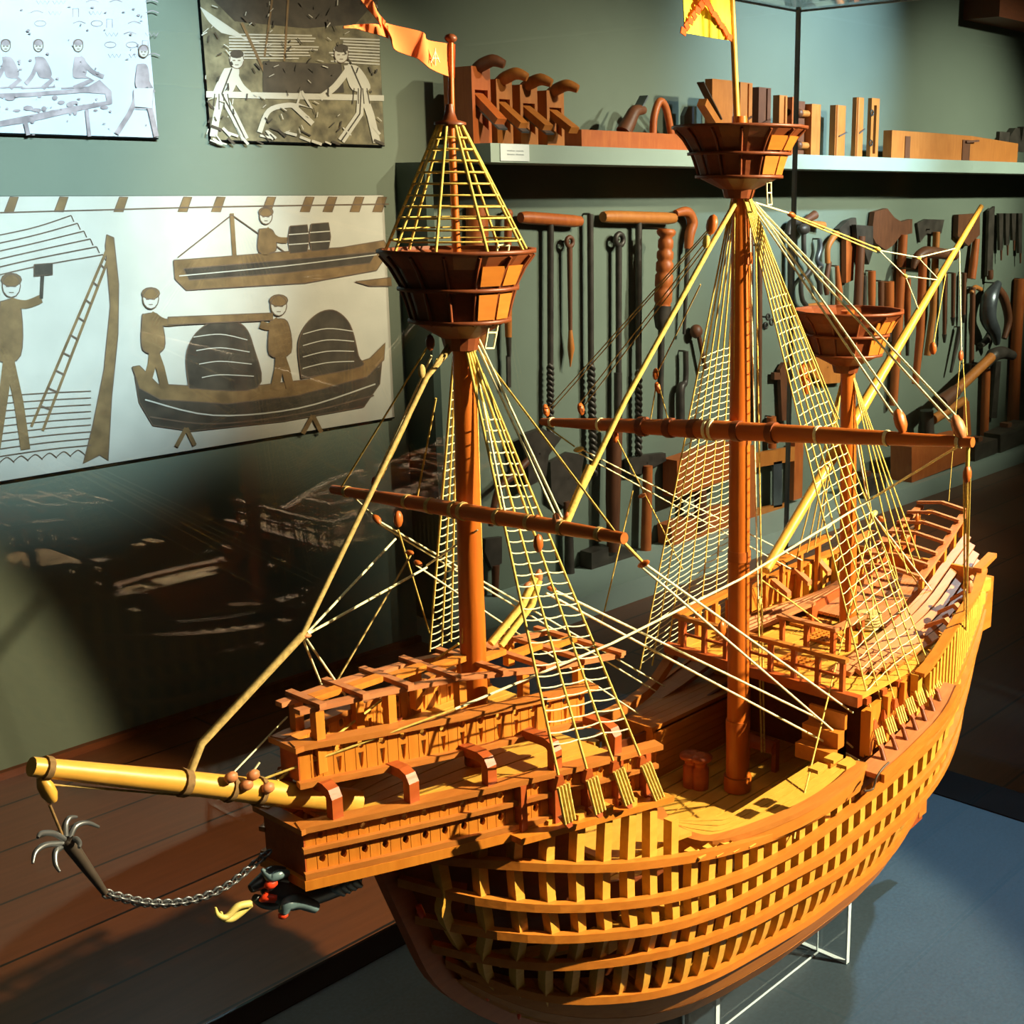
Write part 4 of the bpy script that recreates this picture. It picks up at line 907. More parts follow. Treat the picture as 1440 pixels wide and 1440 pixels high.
def blob(cx, cy, rx, ry, n=12, a0=0): return [(cx+rx*math.cos(2*math.pi*i/n)*math.cos(a0)-ry*math.sin(2*math.pi*i/n)*math.sin(a0), cy+rx*math.cos(2*math.pi*i/n)*math.sin(a0)+ry*math.sin(2*math.pi*i/n)*math.cos(a0)) for i in range(n)]
def worker(A, m1, m2, head, neck, hip, hand, knee, foot, w=10, foot2=None, ms='print_line'):
    """a plain generic bent figure: trunk, arm, legs, head"""
    A.poly(m1, [(neck[0]-w*.8, neck[1]), (neck[0]+w*.8, neck[1]+2), (hip[0]+w, hip[1]), (hip[0]-w, hip[1]+2)], 1)
    A.line(m1, [neck, ((neck[0]+hand[0])/2, (neck[1]+hand[1])/2+6), hand], w*.7)
    A.line(m2, [hip, knee, foot], w*.8, 0)
    if foot2: A.line(m2, [hip, (hip[0]*.4+foot2[0]*.6, (hip[1]+foot2[1])/2), foot2], w*.8, 0)
    A.poly('print_cream', blob(head[0], head[1], w*.75, w*.95)); A.poly(m2, blob(head[0], head[1]-w*.5, w*.85, w*.55))
    A.line(ms, [(head[0]-w*.45, head[1]+1), (head[0]-w*.15, head[1]+1)], 1.4, 0); A.line(ms, [(head[0]+w*.1, head[1]+1), (head[0]+w*.4, head[1]+1)], 1.4, 0); A.line(ms, [(head[0]-w*.2, head[1]+w*.55), (head[0]+w*.2, head[1]+w*.55)], 1.2, 0); A.line(ms, blob(head[0], head[1], w*.75, w*.95)+[(head[0]+w*.75, head[1])], 1.2)
# large lower panel: a generic boatyard in brown on cream
o = board('picture_panel', (-70, 276), (555, 588), 'large wide sepia boat-building picture, lowest of the three wall pictures', 'print_cream'); A = Art(o, 'print_line', 1.4)
for x_ in (14, 84, 168, 258, 305, 376, 430, 462, 500, 532):
    A.poly('print_brown', [(x_, 277), (x_+12, 277), (x_+5, 298), (x_-8, 298)])
A.line('print_line', [(0, 299), (150, 295), (300, 291), (547, 287)], 2)
for k in range(6): A.line('print_line', [(-60, 342+12*k), (40, 322+11*k), (100+9*k, 303+11*k)], 1.8); A.line('print_line', [(100+9*k, 303+11*k), (104+9*k, 312+11*k)], 1.6, 0)
A.poly('print_brown', [(150, 330), (160, 334), (167, 400), (166, 470), (157, 560), (152, 648), (140, 640), (117, 652), (130, 600), (146, 520), (155, 430), (148, 345)])
for k in range(9): A.line('print_line', [(-40, 560+11*k), (60, 553+10*k), (128, 550+9.5*k)], 1.6)
for k in range(7): A.line('print_line', [(-20+20*k, 652-2*k), (-10+20*k, 645-2*k), (0+20*k, 652-2*k)], 1.4)
# left: a ladder against a post, a worker with a mallet, a stack of timber
for q in ((0, 0), (16, 6)): A.line('print_brown', [(150+q[0]*.3, 352+q[1]), (44+q[0], 600+q[1])], 4, 0)
for k in range(9): t = .08+.1*k; A.line('print_line', [(lerp(150, 44, t), lerp(352, 600, t)), (lerp(155, 60, t), lerp(358, 606, t))], 2.4, 0)
worker(A, 'print_brown', 'print_brown', (16, 402), (14, 424), (12, 500), (58, 420), (6, 550), (-6, 630), 17, (36, 632))
A.line('print_dark', [(58, 420), (60, 384)], 5, 0); A.poly('print_dark', [(48, 372), (74, 370), (74, 386), (48, 388)])
# upper boat with barrels and a seated worker
A.poly('print_brown', [(244, 366), (300, 362), (400, 354), (480, 348), (540, 338), (548, 352), (530, 380), (430, 398), (330, 404), (262, 408), (246, 392)])
A.poly('print_dark', [(258, 378), (400, 366), (530, 354), (520, 370), (400, 384), (266, 394)])
A.line('print_cream', [(252, 388), (400, 374), (530, 358)], 1.5)
A.line('print_brown', [(330, 362), (326, 300)], 6, 0); A.line('print_line', [(326, 302), (250, 362)], 1.6, 0); A.line('print_line', [(326, 302), (400, 354)], 1.6, 0)
for x_, y_ in ((420, 336), (450, 333)): A.poly('print_dark', [(x_-12, y_-18), (x_+12, y_-20), (x_+15, y_), (x_+12, y_+18), (x_-12, y_+20), (x_-15, y_)]); A.line('print_cream', [(x_-14, y_-6), (x_+14, y_-8)], 1.4, 0); A.line('print_cream', [(x_-14, y_+8), (x_+14, y_+6)], 1.4, 0)
worker(A, 'print_brown', 'print_brown', (374, 304), (374, 322), (376, 352), (404, 338), (372, 356), (372, 358), 12)
A.poly('print_brown', [(500, 396), (550, 390), (551, 402), (520, 402)])
# lower boat on trestles with covered cargo, and two workers carrying a beam
A.poly('print_dark', [(190, 530), (220, 552), (330, 556), (430, 544), (516, 518), (538, 500), (534, 540), (512, 572), (400, 592), (270, 606), (215, 598), (196, 566)], 0)
A.poly('print_brown', [(186, 516), (196, 514), (222, 540), (330, 546), (430, 534), (520, 504), (542, 482), (540, 506), (516, 530), (420, 556), (320, 568), (226, 562), (196, 546)])
A.line('print_cream', [(204, 562), (300, 584), (420, 574), (528, 540)], 2); A.line('print_line', [(210, 586), (300, 596), (420, 582), (526, 556)], 2)
A.poly('print_dark', [(266, 546), (262, 500), (276, 468), (306, 450), (340, 456), (356, 486), (362, 545)], 1)
for k in range(4): A.line('print_cream', [(272+4*k, 474+19*k), (310, 470+19*k), (348+3*k, 478+17*k)], 1.3)
A.poly('print_dark', [(424, 532), (420, 480), (440, 446), (468, 436), (492, 456), (504, 500), (506, 516)], 1)
for k in range(4): A.line('print_cream', [(426, 470+16*k), (460, 462+16*k), (498, 466+14*k)], 1.3)
worker(A, 'print_brown', 'print_brown', (212, 420), (212, 442), (216, 490), (250, 452), (214, 512), (206, 540), 15, (232, 545))
worker(A, 'print_brown', 'print_brown', (392, 430), (392, 450), (394, 496), (366, 456), (392, 520), (386, 548), 15, (408, 545))
A.poly('print_brown', [(236, 446), (384, 440), (384, 450), (236, 457)])
for x_, y_ in ((262, 602), (440, 584)): A.line('print_brown', [(x_, y_), (x_-14, y_+26)], 6, 0); A.line('print_brown', [(x_, y_), (x_+12, y_+24)], 6, 0)
A.done()
# upper left: generic relief with line figures
o = board('picture_panel', (-100, -60), (223, 196), 'pale bluish relief picture with crouching figures, top left corner of the wall', 'print_white'); A = Art(o); rr = random.Random(11)
for k in range(6):
    for j in range(9):
        x_ = -5+26*j+rr.uniform(-5, 5); y_ = 3+15*k
        if 40 < x_ and (k < 3 or x_ > 140) and k < 6 and rr.random() < .75:
            q = rr.random()
            if q < .35: A.line('print_mauve', [(x_, y_), (x_+9, y_-3), (x_+18, y_)], 1.4)
            elif q < .6: A.line('print_mauve', [(x_+3*i, y_+(3 if i % 2 else -2)) for i in range(7)], 1.2, 0)
            elif q < .8: A.line('print_mauve', [(x_, y_+6), (x_, y_-6), (x_+8, y_-6), (x_+8, y_+6)], 1.3, 0)
            else: A.line('print_mauve', blob(x_+7, y_, 8, 4, 10)+[(x_+15, y_)], 1.2)
for hx, hand in ((8, (-10, 118)), (54, (36, 118)), (110, (146, 108))):
    s_ = 1 if hx > 100 else -1
    worker(A, 'print_mauve', 'print_mauve', (hx, 64), (hx+2, 80), (hx+10*(-s_ if s_ < 0 else .2), 106), hand, (hx+20, 112), (hx-6*s_, 124), 9)
    A.line('print_mauve', [(hx-24, 124), (hx+24, 122)], 2, 0)
A.poly('print_mauve', [(-80, 134), (40, 130), (120, 124), (140, 112), (157, 128), (158, 146), (110, 156), (40, 172), (-80, 190), (-80, 186), (30, 164), (100, 150), (150, 142), (148, 132), (120, 130), (40, 136), (-80, 140)])
for k in range(26): A.poly('print_mauve', blob(rr.uniform(-20, 150), rr.uniform(134, 160), rr.uniform(2, 8), rr.uniform(1, 4), 7))
for k in range(60): A.poly('print_mauve', blob(rr.uniform(0, 215), rr.uniform(5, 190), rr.uniform(.6, 3), rr.uniform(.5, 2), 6))
A.line('print_mauve', [(36, 172), (40, 190)], 6, 0); A.line('print_mauve', [(122, 154), (126, 192)], 5, 0)
worker(A, 'print_mauve', 'print_mauve', (202, 72), (200, 90), (200, 120), (216, 130), (182, 160), (164, 188), 9, (220, 192)); A.poly('print_white', [(188, 124), (216, 124), (214, 152), (190, 150)]); A.line('print_mauve', [(188, 126), (188, 152), (214, 153), (216, 126)], 1.4, 0)
A.done()
# upper right: generic woodcut of carpenters
o = board('picture_panel', (276, -60), (541, 206), 'dark brown woodcut-like picture of carpenters at a bench, upper middle of the wall', 'print_olive'); A = Art(o); rr = random.Random(5)
A.poly('print_dark', [(290, -10), (330, 30), (430, 40), (500, 34), (530, 0), (530, -40), (290, -40)], 0)
for k in range(34):
    x_ = 286+k*1.6; A.line('print_cream', [(x_-4, 10+k*1.1), (x_+8, 30+k*.8), (x_+26, 46+k*.4)], 1.2)
for k in range(9): A.line('print_cream', [(322, 48+4.2*k), (440+rr.uniform(-20, 10), 50+4*k)], 1.9, 0); A.line('print_cream', [(470+rr.uniform(-10, 14), 54+4*k), (534, 56+4.3*k)], 2.2, 0)
A.line('print_brown', [(384, -10), (372, 80)], 3, 0); A.line('print_brown', [(406, -10), (400, 86)], 3, 0); A.line('print_brown', [(340, 32), (376, 110)], 4, 0)
A.poly('print_dark', [(370, 86), (480, 90), (484, 130), (370, 132)]); A.poly('print_cream', [(290, 128), (540, 134), (540, 142), (290, 137)])
for (hd, nk, hp, ha, kn, f1, f2) in (((333, 84), (326, 96), (312, 132), (350, 132), (330, 165), (345, 196), (300, 192)), ((480, 76), (494, 92), (508, 124), (450, 138), (506, 160), (480, 198), (530, 200))):
    worker(A, 'print_cream', 'print_cream', hd, nk, hp, ha, kn, f1, 13, f2); A.line('print_dark', [nk, hp], 2); A.line('print_dark', [hp, kn, f1], 2, 0); A.poly('print_dark', blob(hd[0], hd[1]-8, 10, 6))
    for k in range(4): A.line('print_dark', [(hp[0]-10+6*k, hp[1]), (hp[0]-12+8*k, hp[1]+22)], 1.4, 0)
A.line('print_cream', [(365, 186), (378, 156), (404, 148), (420, 150)], 7); A.line('print_cream', [(412, 148), (440, 174)], 7, 0); A.line('print_cream', [(424, 128), (438, 152), (418, 146), (424, 128)], 4, 0)
for k in range(26):
    x_ = rr.uniform(295, 530); y_ = rr.uniform(176, 200); a_ = rr.uniform(.2, 1.1); A.line('print_cream' if k % 3 else 'print_dark', [(x_, y_), (x_+16*math.cos(a_), min(203, y_+16*math.sin(a_)))], rr.uniform(1.5, 4), 0)
for k in range(60):
    x_ = rr.uniform(285, 535); y_ = rr.uniform(0, 196); A.line('print_dark', [(x_, y_), (x_+rr.uniform(-8, 8), y_+rr.uniform(3, 10))], rr.uniform(1, 2.4), 0)
for k in range(50):
    x_ = rr.uniform(285, 535); y_ = rr.uniform(0, 196); A.line('print_cream', [(x_, y_), (x_+rr.uniform(-9, 9), y_+rr.uniform(2, 8))], rr.uniform(.8, 1.6), 0)
A.done()

# ------------------------------------------------------------------ hanging tools
def tool(name, label, cat, parts, off=.035, group='hand tools hung on the wall'):
    """parts: (part name, kind, points in photo px on the wall, size, material[, parent index])"""
    lo = max((p for q in parts for p in (q[2] if isinstance(q[2][0], tuple) else [q[2]])), key=lambda p: p[1])
    t = thing(name, label, cat, PY(lo[0], lo[1], YW), group); made = []
    for k, q in enumerate(parts):
        pn, kind, pts, sz, mt = q[:5]; o2 = off+(q[6] if len(q) > 6 else 0); par = made[q[5]] if len(q) > 5 and q[5] is not None else t
        mb = MB(); pp = [PY(x_, y_, YW-o2) for x_, y_ in pts]; s_ = depth(pp[0])/F
        if kind == 'rod': mb.tube(pp, [r_*s_ for r_ in (sz if isinstance(sz, (list, tuple)) else [sz]*len(pp))], 10)
        elif kind == 'curve':
            c = spline(pp, 5); rs = sz if isinstance(sz, (list, tuple)) else [sz]*len(pp); mb.tube(c, [r_*s_ for r_ in rs], 9)
        elif kind == 'plate': mb.prism(pp, (0, sz*s_ if sz > 0 else .02, 0)); 
        elif kind == 'ball': mb.ball(pp[0], [r_*s_ for r_ in sz] if isinstance(sz, (list, tuple)) else sz*s_, 12)
        elif kind == 'ring':
            c = pp[0]; R_ = sz[0]*s_; mb.tube([c+V3((math.cos(a_)*R_, 0, math.sin(a_)*R_)) for a_ in [2*math.pi*i/14 for i in range(15)]], sz[1]*s_, 7, caps=False)
        elif kind == 'turned':  # lathe between two px points, list of (t, r)
            a_, b_ = pp; ax = b_-a_; mb.lathe(a_, ax, [(r_*s_, t*ax.length) for t, r_ in sz], 14)
        elif kind == 'twist':
            a_, b_ = pp; n = int(sz[1]); ax = (b_-a_)
            for sg in (0, math.pi):
                mb.tube([a_+ax*(i/(n*8))+V3((math.cos(sg+2*math.pi*i/8), math.sin(sg+2*math.pi*i/8), 0))*sz[0]*s_*.55 for i in range(n*8+1)], sz[0]*s_*.55, 6)
        made.append(mb.build(pn, mt, par))
    q = parts[0]; c_ = q[2][0] if q[1] in ('rod', 'curve', 'turned', 'twist', 'ball', 'ring') else (sum(p[0] for p in q[2])/len(q[2]), sum(p[1] for p in q[2])/len(q[2]))
    if q[1] == 'rod' and len(q[2]) == 4: c_ = (sum(p[0] for p in q[2])/4, q[2][0][1])
    a_ = PY(c_[0], c_[1], YW-off); MB().tube([a_, V3((a_.x, YW, a_.z))], .004, 6).build('hanging_peg', 'iron', t)
    return t
def auger(xc, y0, y1, yt, hw, label, tilt=0, hm='tool_red_wood'):
    tool('auger', label, 'auger', [('handle', 'rod', [(xc-hw, y0), (xc-hw*.8, y0), (xc+hw*.8, y0+tilt), (xc+hw, y0+tilt)], [7.5, 9, 9, 7.5], hm),
        ('shaft', 'rod', [(xc, y0+6), (xc, y1)], [5, 4.6], 'iron'), ('bit', 'twist', [(xc, y1), (xc, yt)], [5.5, 7], 'iron')])
auger(774, 306, 512, 620, 42, 'long iron auger with an orange-red crossbar handle, leftmost of the crossbar augers', 5)
tool('auger', 'long dark auger without a crossbar, hanging between two ring-headed tools', 'auger', [('shaft', 'rod', [(830, 301), (831, 512)], [4.8, 4.6], 'iron'), ('bit', 'twist', [(831, 512), (835, 668)], [6.2, 9], 'iron')])
auger(898, 305, 520, 640, 50, 'long auger with a brown crossbar handle left of the big turned handle', 2, 'tool_wood')
tool('gouge', 'thin spoon gouge with a small ring head, right of the leftmost crossbar auger', 'gouge', [('eye', 'ring', [(801, 340)], [6.5, 3.2], 'tool_dark_wood'), ('shaft', 'rod', [(801, 348), (802, 464)], [4.2, 3.0], 'tool_dark_wood'), ('blade', 'rod', [(802, 462), (803, 490), (802, 516)], [2.6, 5.4, .8], 'tool_wood')])
tool('boring_bar', 'dark iron bar with a ring eye and thick lower end', 'boring bar', [('eye', 'ring', [(871, 337)], [8, 4], 'iron'), ('shaft', 'rod', [(870, 346), (870, 524)], [4.8, 4.4], 'iron'), ('tip', 'rod', [(869, 524), (869, 600)], [6, 6], 'iron')])
tool('large_screwdriver', 'big tool with a ribbed turned brown handle and long iron shank', 'hand tool', [('handle', 'turned', [(937, 322), (932, 430)], [(0, 11), (.03, 14), (.07, 13), (.11, 8.5), (.15, 11), (.24, 11), (.27, 9), (.30, 12), (.38, 12), (.41, 10), (.44, 12.5), (.54, 12.5), (.57, 10.5), (.60, 13), (.74, 13), (.77, 11), (.8, 13), (.94, 13), (.97, 11), (1, 11.5)], 'tool_red_wood'),
    ('ferrule', 'turned', [(932, 430), (930, 464)], [(0, 12.5), (.5, 12), (.9, 9), (1, 6)], 'iron'), ('shank', 'rod', [(930, 464), (928, 592)], [5, 4.5], 'iron')], .12)
tool('hook_brace', 'hook-topped orange handled iron rod right of the turned handle', 'brace', [('handle', 'curve', [(950, 300), (966, 298), (974, 312), (970, 330), (968, 350)], [5, 7.5, 8, 7.5, 6], 'tool_red_wood'), ('rod', 'rod', [(967, 350), (962, 470)], [4, 2.4], 'iron')])
tool('iron_bar', 'short bent dark bar below the hook-topped rod', 'iron bar', [('bar', 'curve', [(964, 494), (964, 535), (957, 548), (957, 596)], [4, 4, 6.5, 6.5], 'iron')])
tool('round_mallet', 'small dark ball-headed mallet beside the starboard main shrouds', 'mallet', [('head', 'ball', [(979, 466)], [10, 9, 10], 'tool_dark_wood'), ('handle', 'rod', [(983, 474), (992, 520)], [3.5, 3], 'tool_dark_wood')])
tool('caulking_mallet', 'orange wooden mallet with a rounded head behind the fore top', 'mallet', [('head', 'rod', [(671, 292), (671, 350)], [16, 17], 'tool_red_wood'), ('handle', 'rod', [(676, 350), (676, 488)], [6, 9], 'tool_wood')])
tool('short_chisel', 'short orange ball-topped handle just right of the fore top', 'chisel', [('handle', 'rod', [(715, 300), (714, 345)], [6, 5.5], 'tool_red_wood'), ('knob', 'ball', [(715, 300)], 6.5, 'tool_red_wood'), ('blade', 'rod', [(714, 345), (713, 372)], [3, 2.5], 'iron')])
tool('long_chisel', 'long chisel with a straight orange handle and dark blade', 'chisel', [('handle', 'rod', [(714, 398), (715, 474)], [6.5, 5], 'tool_wood'), ('socket', 'rod', [(715, 474), (716, 500)], [4.4, 3.2], 'iron'), ('blade', 'plate', [(713.5, 500), (718.5, 500), (719, 545), (714, 545)], 3, 'iron')])
tool('adze', 'broad dark iron adze head with a brown handle stub, leftmost of the lower tools', 'adze', [('head', 'plate', [(735, 612), (762, 602), (790, 616), (772, 640), (768, 672), (744, 684), (742, 640)], 8, 'iron'), ('handle', 'curve', [(745, 645), (722, 668), (700, 690), (690, 740)], [5, 6, 5, 4], 'tool_dark_wood')], .075)
tool('adze', 'dark flared adze head right behind the fore yard lift block', 'adze', [('head', 'plate', [(774, 650), (800, 636), (822, 640), (816, 672), (818, 702), (792, 712), (776, 700)], 8, 'iron'), ('handle', 'rod', [(796, 705), (800, 765)], [5, 5], 'tool_dark_wood'), ('socket', 'rod', [(800, 742), (801, 812)], [6, 8], 'iron')])
tool('small_hammer', 'narrow dark hammer low on the wall between fore mast and shrouds', 'hammer', [('head', 'plate', [(683, 758), (706, 755), (706, 792), (692, 800), (682, 776)], 8, 'iron'), ('handle', 'rod', [(697, 795), (696, 862)], [6, 4], 'tool_dark_wood')])
tool('sledgehammer', 'heavy sledgehammer standing on its square iron head on the ledge', 'hammer', [('handle', 'rod', [(864, 600), (862, 700), (862, 775)], [12, 11, 9], 'tool_dark_wood'), ('head', 'plate', [(832, 778), (858, 768), (895, 772), (895, 806), (860, 818), (832, 808)], 22, 'iron')], .07)
tool('hammer', 'dark headed hammer with an orange handle, right of the sledgehammer', 'hammer', [('head', 'plate', [(884, 646), (904, 640), (936, 637), (937, 648), (918, 658), (906, 666), (886, 668)], 9, 'iron'), ('handle', 'rod', [(911, 655), (908, 782)], [7, 8], 'tool_red_wood', None, .01)])
tool('tool_frame', 'reddish wooden vise block behind the starboard main shrouds', 'wooden vise', [('upper_block', 'plate', [(952, 648), (1030, 622), (1030, 672), (952, 700)], 26, 'tool_red_wood'), ('lower_block', 'plate', [(944, 740), (1030, 712), (1030, 748), (946, 776)], 26, 'tool_red_wood'), ('screw', 'rod', [(985, 690), (985, 745)], [9, 9], 'tool_dark_wood')], .09)
tool('bow_saw', 'orange wooden frame saw standing on the ledge right of the main mast', 'frame saw', [('upright', 'plate', [(1046, 628), (1062, 626), (1062, 738), (1046, 742)], 9, 'tool_red_wood'), ('upright', 'plate', [(1118, 622), (1130, 620), (1128, 700), (1116, 704)], 9, 'tool_red_wood'), ('crossbar', 'plate', [(1062, 638), (1118, 628), (1118, 648), (1062, 658)], 7, 'tool_wood'), ('crossbar', 'plate', [(1062, 716), (1108, 708), (1108, 728), (1062, 736)], 7, 'tool_wood'), ('blade', 'plate', [(1088, 650), (1100, 648), (1100, 712), (1088, 714)], 3, 'steel')], .06)
tool('wooden_stake', 'dark upright stake behind the main mast head', 'stake', [('stake', 'rod', [(1053, 318), (1050, 520)], [7, 6], 'tool_dark_wood')])
tool('long_file', 'narrow brown upright file right of the main mast', 'file', [('blade', 'rod', [(1068, 345), (1067, 600)], [4.5, 4], 'tool_dark_wood')])
tool('red_peg', 'small red peg just above the right half of the main yard', 'peg', [('peg', 'rod', [(1085, 586), (1086, 630)], [7, 6], 'tool_red_wood')])
tool('hand_drill', 'crank brace drill with a dark knob and brown side grip', 'brace', [('knob', 'rod', [(1130, 312), (1146, 302)], [4.5, 6.5], 'tool_dark_wood'), ('head', 'ball', [(1130, 322)], [13, 8, 8], 'iron'), ('grip', 'rod', [(1138, 314), (1158, 317)], [4, 5.5], 'tool_wood'), ('crank', 'curve', [(1130, 322), (1131, 360), (1139, 378), (1127, 396), (1128, 420), (1134, 430)], 3.6, 'iron'), ('crank_handle', 'rod', [(1134, 432), (1156, 430)], [4.5, 5.5], 'tool_wood')])
tool('straight_drill', 'tall dark T-topped drill rod left of the crank brace', 'drill', [('shaft', 'rod', [(1112, 322), (1112, 445)], [5, 4.5], 'iron'), ('head', 'curve', [(1108, 330), (1112, 314), (1124, 312)], 5, 'iron')])
tool('pliers', 'dark pincers with slim black handles', 'pliers', [('jaw', 'curve', [(1152, 336), (1153, 350), (1149, 366), (1155, 374)], [3, 4.4, 3.6, 4], 'steel'), ('handle', 'curve', [(1155, 372), (1147, 384), (1152, 398), (1153, 414)], [3.6, 3.2, 4, 4], 'iron')])
tool('pliers', 'pincers with a brassy bent upper arm, right of the black pair', 'pliers', [('jaw', 'curve', [(1178, 328), (1170, 336), (1164, 350), (1164, 370)], [4, 4.8, 4, 4], 'tool_wood'), ('handle', 'curve', [(1166, 368), (1163, 385), (1161, 400), (1163, 414)], [4, 4, 4, 3.6], 'tool_dark_wood')])
tool('marking_knife', 'slim reddish knife handle standing above the mizzen top', 'knife', [('handle', 'rod', [(1177, 374), (1180, 410), (1178, 440)], [3, 5.2, 5], 'tool_red_wood')])
tool('claw_hammer', 'hammer with a long beaked dark head and short orange handle', 'hammer', [('head', 'plate', [(1180, 322), (1192, 310), (1204, 306), (1206, 330), (1192, 338), (1184, 332)], 8, 'iron'), ('handle', 'plate', [(1190, 334), (1202, 334), (1200, 394), (1190, 398)], 8, 'tool_red_wood')])
tool('hammer', 'plain wooden hammer with a square dark head between beaked hammer and big axe', 'hammer', [('head', 'plate', [(1204, 316), (1228, 318), (1228, 352), (1222, 372), (1216, 352), (1206, 340)], 8, 'iron'), ('handle', 'rod', [(1211, 332), (1206, 440)], [6, 7], 'tool_dark_wood')], .07)
tool('broad_axe', 'big rounded broad axe with a long orange handle', 'axe', [('blade', 'plate', [(1230, 298), (1248, 293), (1258, 306), (1268, 312), (1283, 308), (1283, 328), (1266, 332), (1256, 345), (1246, 352), (1232, 342), (1226, 330)], 8, 'tool_dark_wood'), ('handle', 'rod', [(1270, 330), (1262, 470), (1256, 570)], [6.5, 7, 6], 'tool_red_wood')])
tool('hatchet', 'flat topped hatchet left of the mizzen yard tip, long pale orange handle', 'axe', [('blade', 'plate', [(1290, 314), (1302, 308), (1328, 309), (1324, 328), (1314, 330), (1304, 328), (1294, 341)], 8, 'iron', None, -.02), ('handle', 'rod', [(1317, 326), (1312, 440), (1304, 500)], [5, 5, 5], 'tool_wood')])
tool('carpenters_adze', 'curved brown adze with a straight orange handle below the flat hatchet', 'adze', [('head', 'curve', [(1284, 378), (1290, 362), (1302, 355), (1320, 356), (1342, 359)], [3, 7, 9, 8, 8], 'tool_dark_wood'), ('handle', 'rod', [(1298, 362), (1294, 470), (1287, 540)], [6, 6, 5], 'tool_red_wood')], .12)
for k, (x_, y0, y1, r_, mt, lb) in enumerate(((1216, 388, 445, 3, 'iron', 'thin dark-green bladed chisel, first behind the mizzen top'), (1226, 381, 445, 5.5, 'tool_red_wood', 'tall orange-brown chisel handle, highest behind the mizzen top'), (1239, 395, 442, 4.5, 'tool_dark_wood', 'greyish chisel handle between two orange ones'), (1250, 396, 450, 7.5, 'tool_red_wood', 'wide orange block chisel beside the broad axe handle'), (1276, 392, 470, 5, 'tool_red_wood', 'red tapered chisel between broad axe and curved adze'))):
    tool('chisel', lb, 'chisel', [('handle', 'rod', [(x_, y0), (x_, (y0+y1)/2), (x_, y1)], [r_, r_, r_*.8], mt), ('blade', 'rod', [(x_, y1), (x_, y1+30)], [r_*.6, r_*.5], 'iron')])
tool('wooden_axe', 'brown hatchet half hidden behind the mizzen yard, orange handle', 'axe', [('blade', 'plate', [(1348, 302), (1378, 300), (1378, 330), (1362, 346), (1347, 332)], 8, 'tool_dark_wood'), ('handle', 'rod', [(1373, 336), (1369, 370), (1366, 392)], [5, 6, 6], 'tool_red_wood')])
for k, (x_, y0, y1, lb) in enumerate(((1329, 384, 470, 'first thin brown file right of the mizzen yard'), (1341, 384, 446, 'second thin brown file right of the mizzen yard'), (1356, 384, 442, 'third thin brown file, just right of the hanging tackle line'))):
    tool('file', lb, 'file', [('blade', 'rod', [(x_, y0), (x_-1, y1)], [3.4, 2.8], 'tool_dark_wood'), ('tang', 'rod', [(x_-1, y1), (x_-1, y1+12)], [3.6, 1.5], 'iron')])
tool('try_square', 'dark iron square rod with a curved wooden end, right of the files', 'square', [('blade', 'rod', [(1368, 404), (1366, 520)], [4, 3.5], 'tool_dark_wood'), ('stock', 'curve', [(1366, 412), (1371, 404), (1379, 407)], 3.4, 'tool_wood')])
tool('long_saw', 'long dark upright blade near the right edge of the picture', 'saw', [('blade', 'plate', [(1391, 296), (1399, 290), (1396, 384), (1388, 388)], 4, 'iron'), ('handle', 'curve', [(1392, 380), (1392, 388), (1392, 393)], [5, 5, 4], 'tool_dark_wood')])
for k, (x_, y1) in enumerate(((1408, 352), (1417, 345), (1426, 338), (1435, 356))):
    tool('scraper', ('leftmost', 'second', 'third', 'rightmost')[k]+' of four dark flat blades under the shelf at the right edge', 'scraper', [('blade', 'plate', [(x_-3, 300), (x_+3, 300), (x_+2, y1), (x_-2, y1)], 4, 'iron'), ('tang', 'rod', [(x_, y1), (x_, y1+14)], [1.6, 1.2], 'tool_dark_wood')], group='flat blades at the right end of the wall')
tool('drawknife', 'blue-grey curved steel blade hanging near the right edge', 'drawknife', [('blade', 'curve', [(1404, 398), (1392, 420), (1390, 448), (1399, 468), (1402, 484)], [5, 12, 12, 9, 4], 'steel'), ('handle', 'curve', [(1400, 402), (1412, 420), (1418, 450), (1412, 476)], [5, 7, 6, 4], 'tool_dark_wood')], .085)
tool('pointed_hook', 'dark pointed hook above the head of the slanting adze', 'hook', [('hook', 'curve', [(1378, 486), (1388, 478), (1394, 466)], [5, 5, 3], 'iron'), ('shank', 'rod', [(1394, 466), (1395, 452)], [3, 3], 'iron')], .022)
tool('slanting_adze', 'adze with a slanting orange handle and dark blue iron head', 'adze', [('head', 'curve', [(1386, 514), (1396, 500), (1410, 496), (1424, 500)], [6, 10, 9, 7], 'iron'), ('handle', 'rod', [(1394, 502), (1342, 552)], [7, 7], 'tool_wood', None, .02), ('socket', 'rod', [(1344, 550), (1322, 568)], [9, 12], 'tool_dark_wood', None, .02)], .15)
tool('maul', 'slanting maul with a black round iron head and orange handle', 'maul', [('head', 'rod', [(1303, 577), (1303, 612)], [9.5, 11], 'iron', None, .02), ('handle', 'rod', [(1312, 590), (1356, 563)], [7, 6], 'tool_wood', None, .01)], .06)
tool('spokeshave', 'thin dark pointed blade hanging in front of the slanting adze', 'knife', [('blade', 'rod', [(1350, 460), (1337, 524)], [4, 2], 'iron')])
tool('red_stake', 'reddish wooden upright stake left of the dark strap', 'stake', [('stake', 'rod', [(1387, 518), (1384, 612)], [6, 6], 'tool_red_wood')])
tool('dark_strap', 'straight dark iron strap between two reddish stakes', 'iron strap', [('strap', 'plate', [(1401, 508), (1408, 508), (1402, 588), (1394, 588)], 4, 'iron')])
tool('red_stake', 'tall red-brown stake at the right edge of the tool wall', 'stake', [('stake', 'rod', [(1434, 392), (1428, 500), (1424, 604)], [8, 8, 9], 'tool_red_wood')])
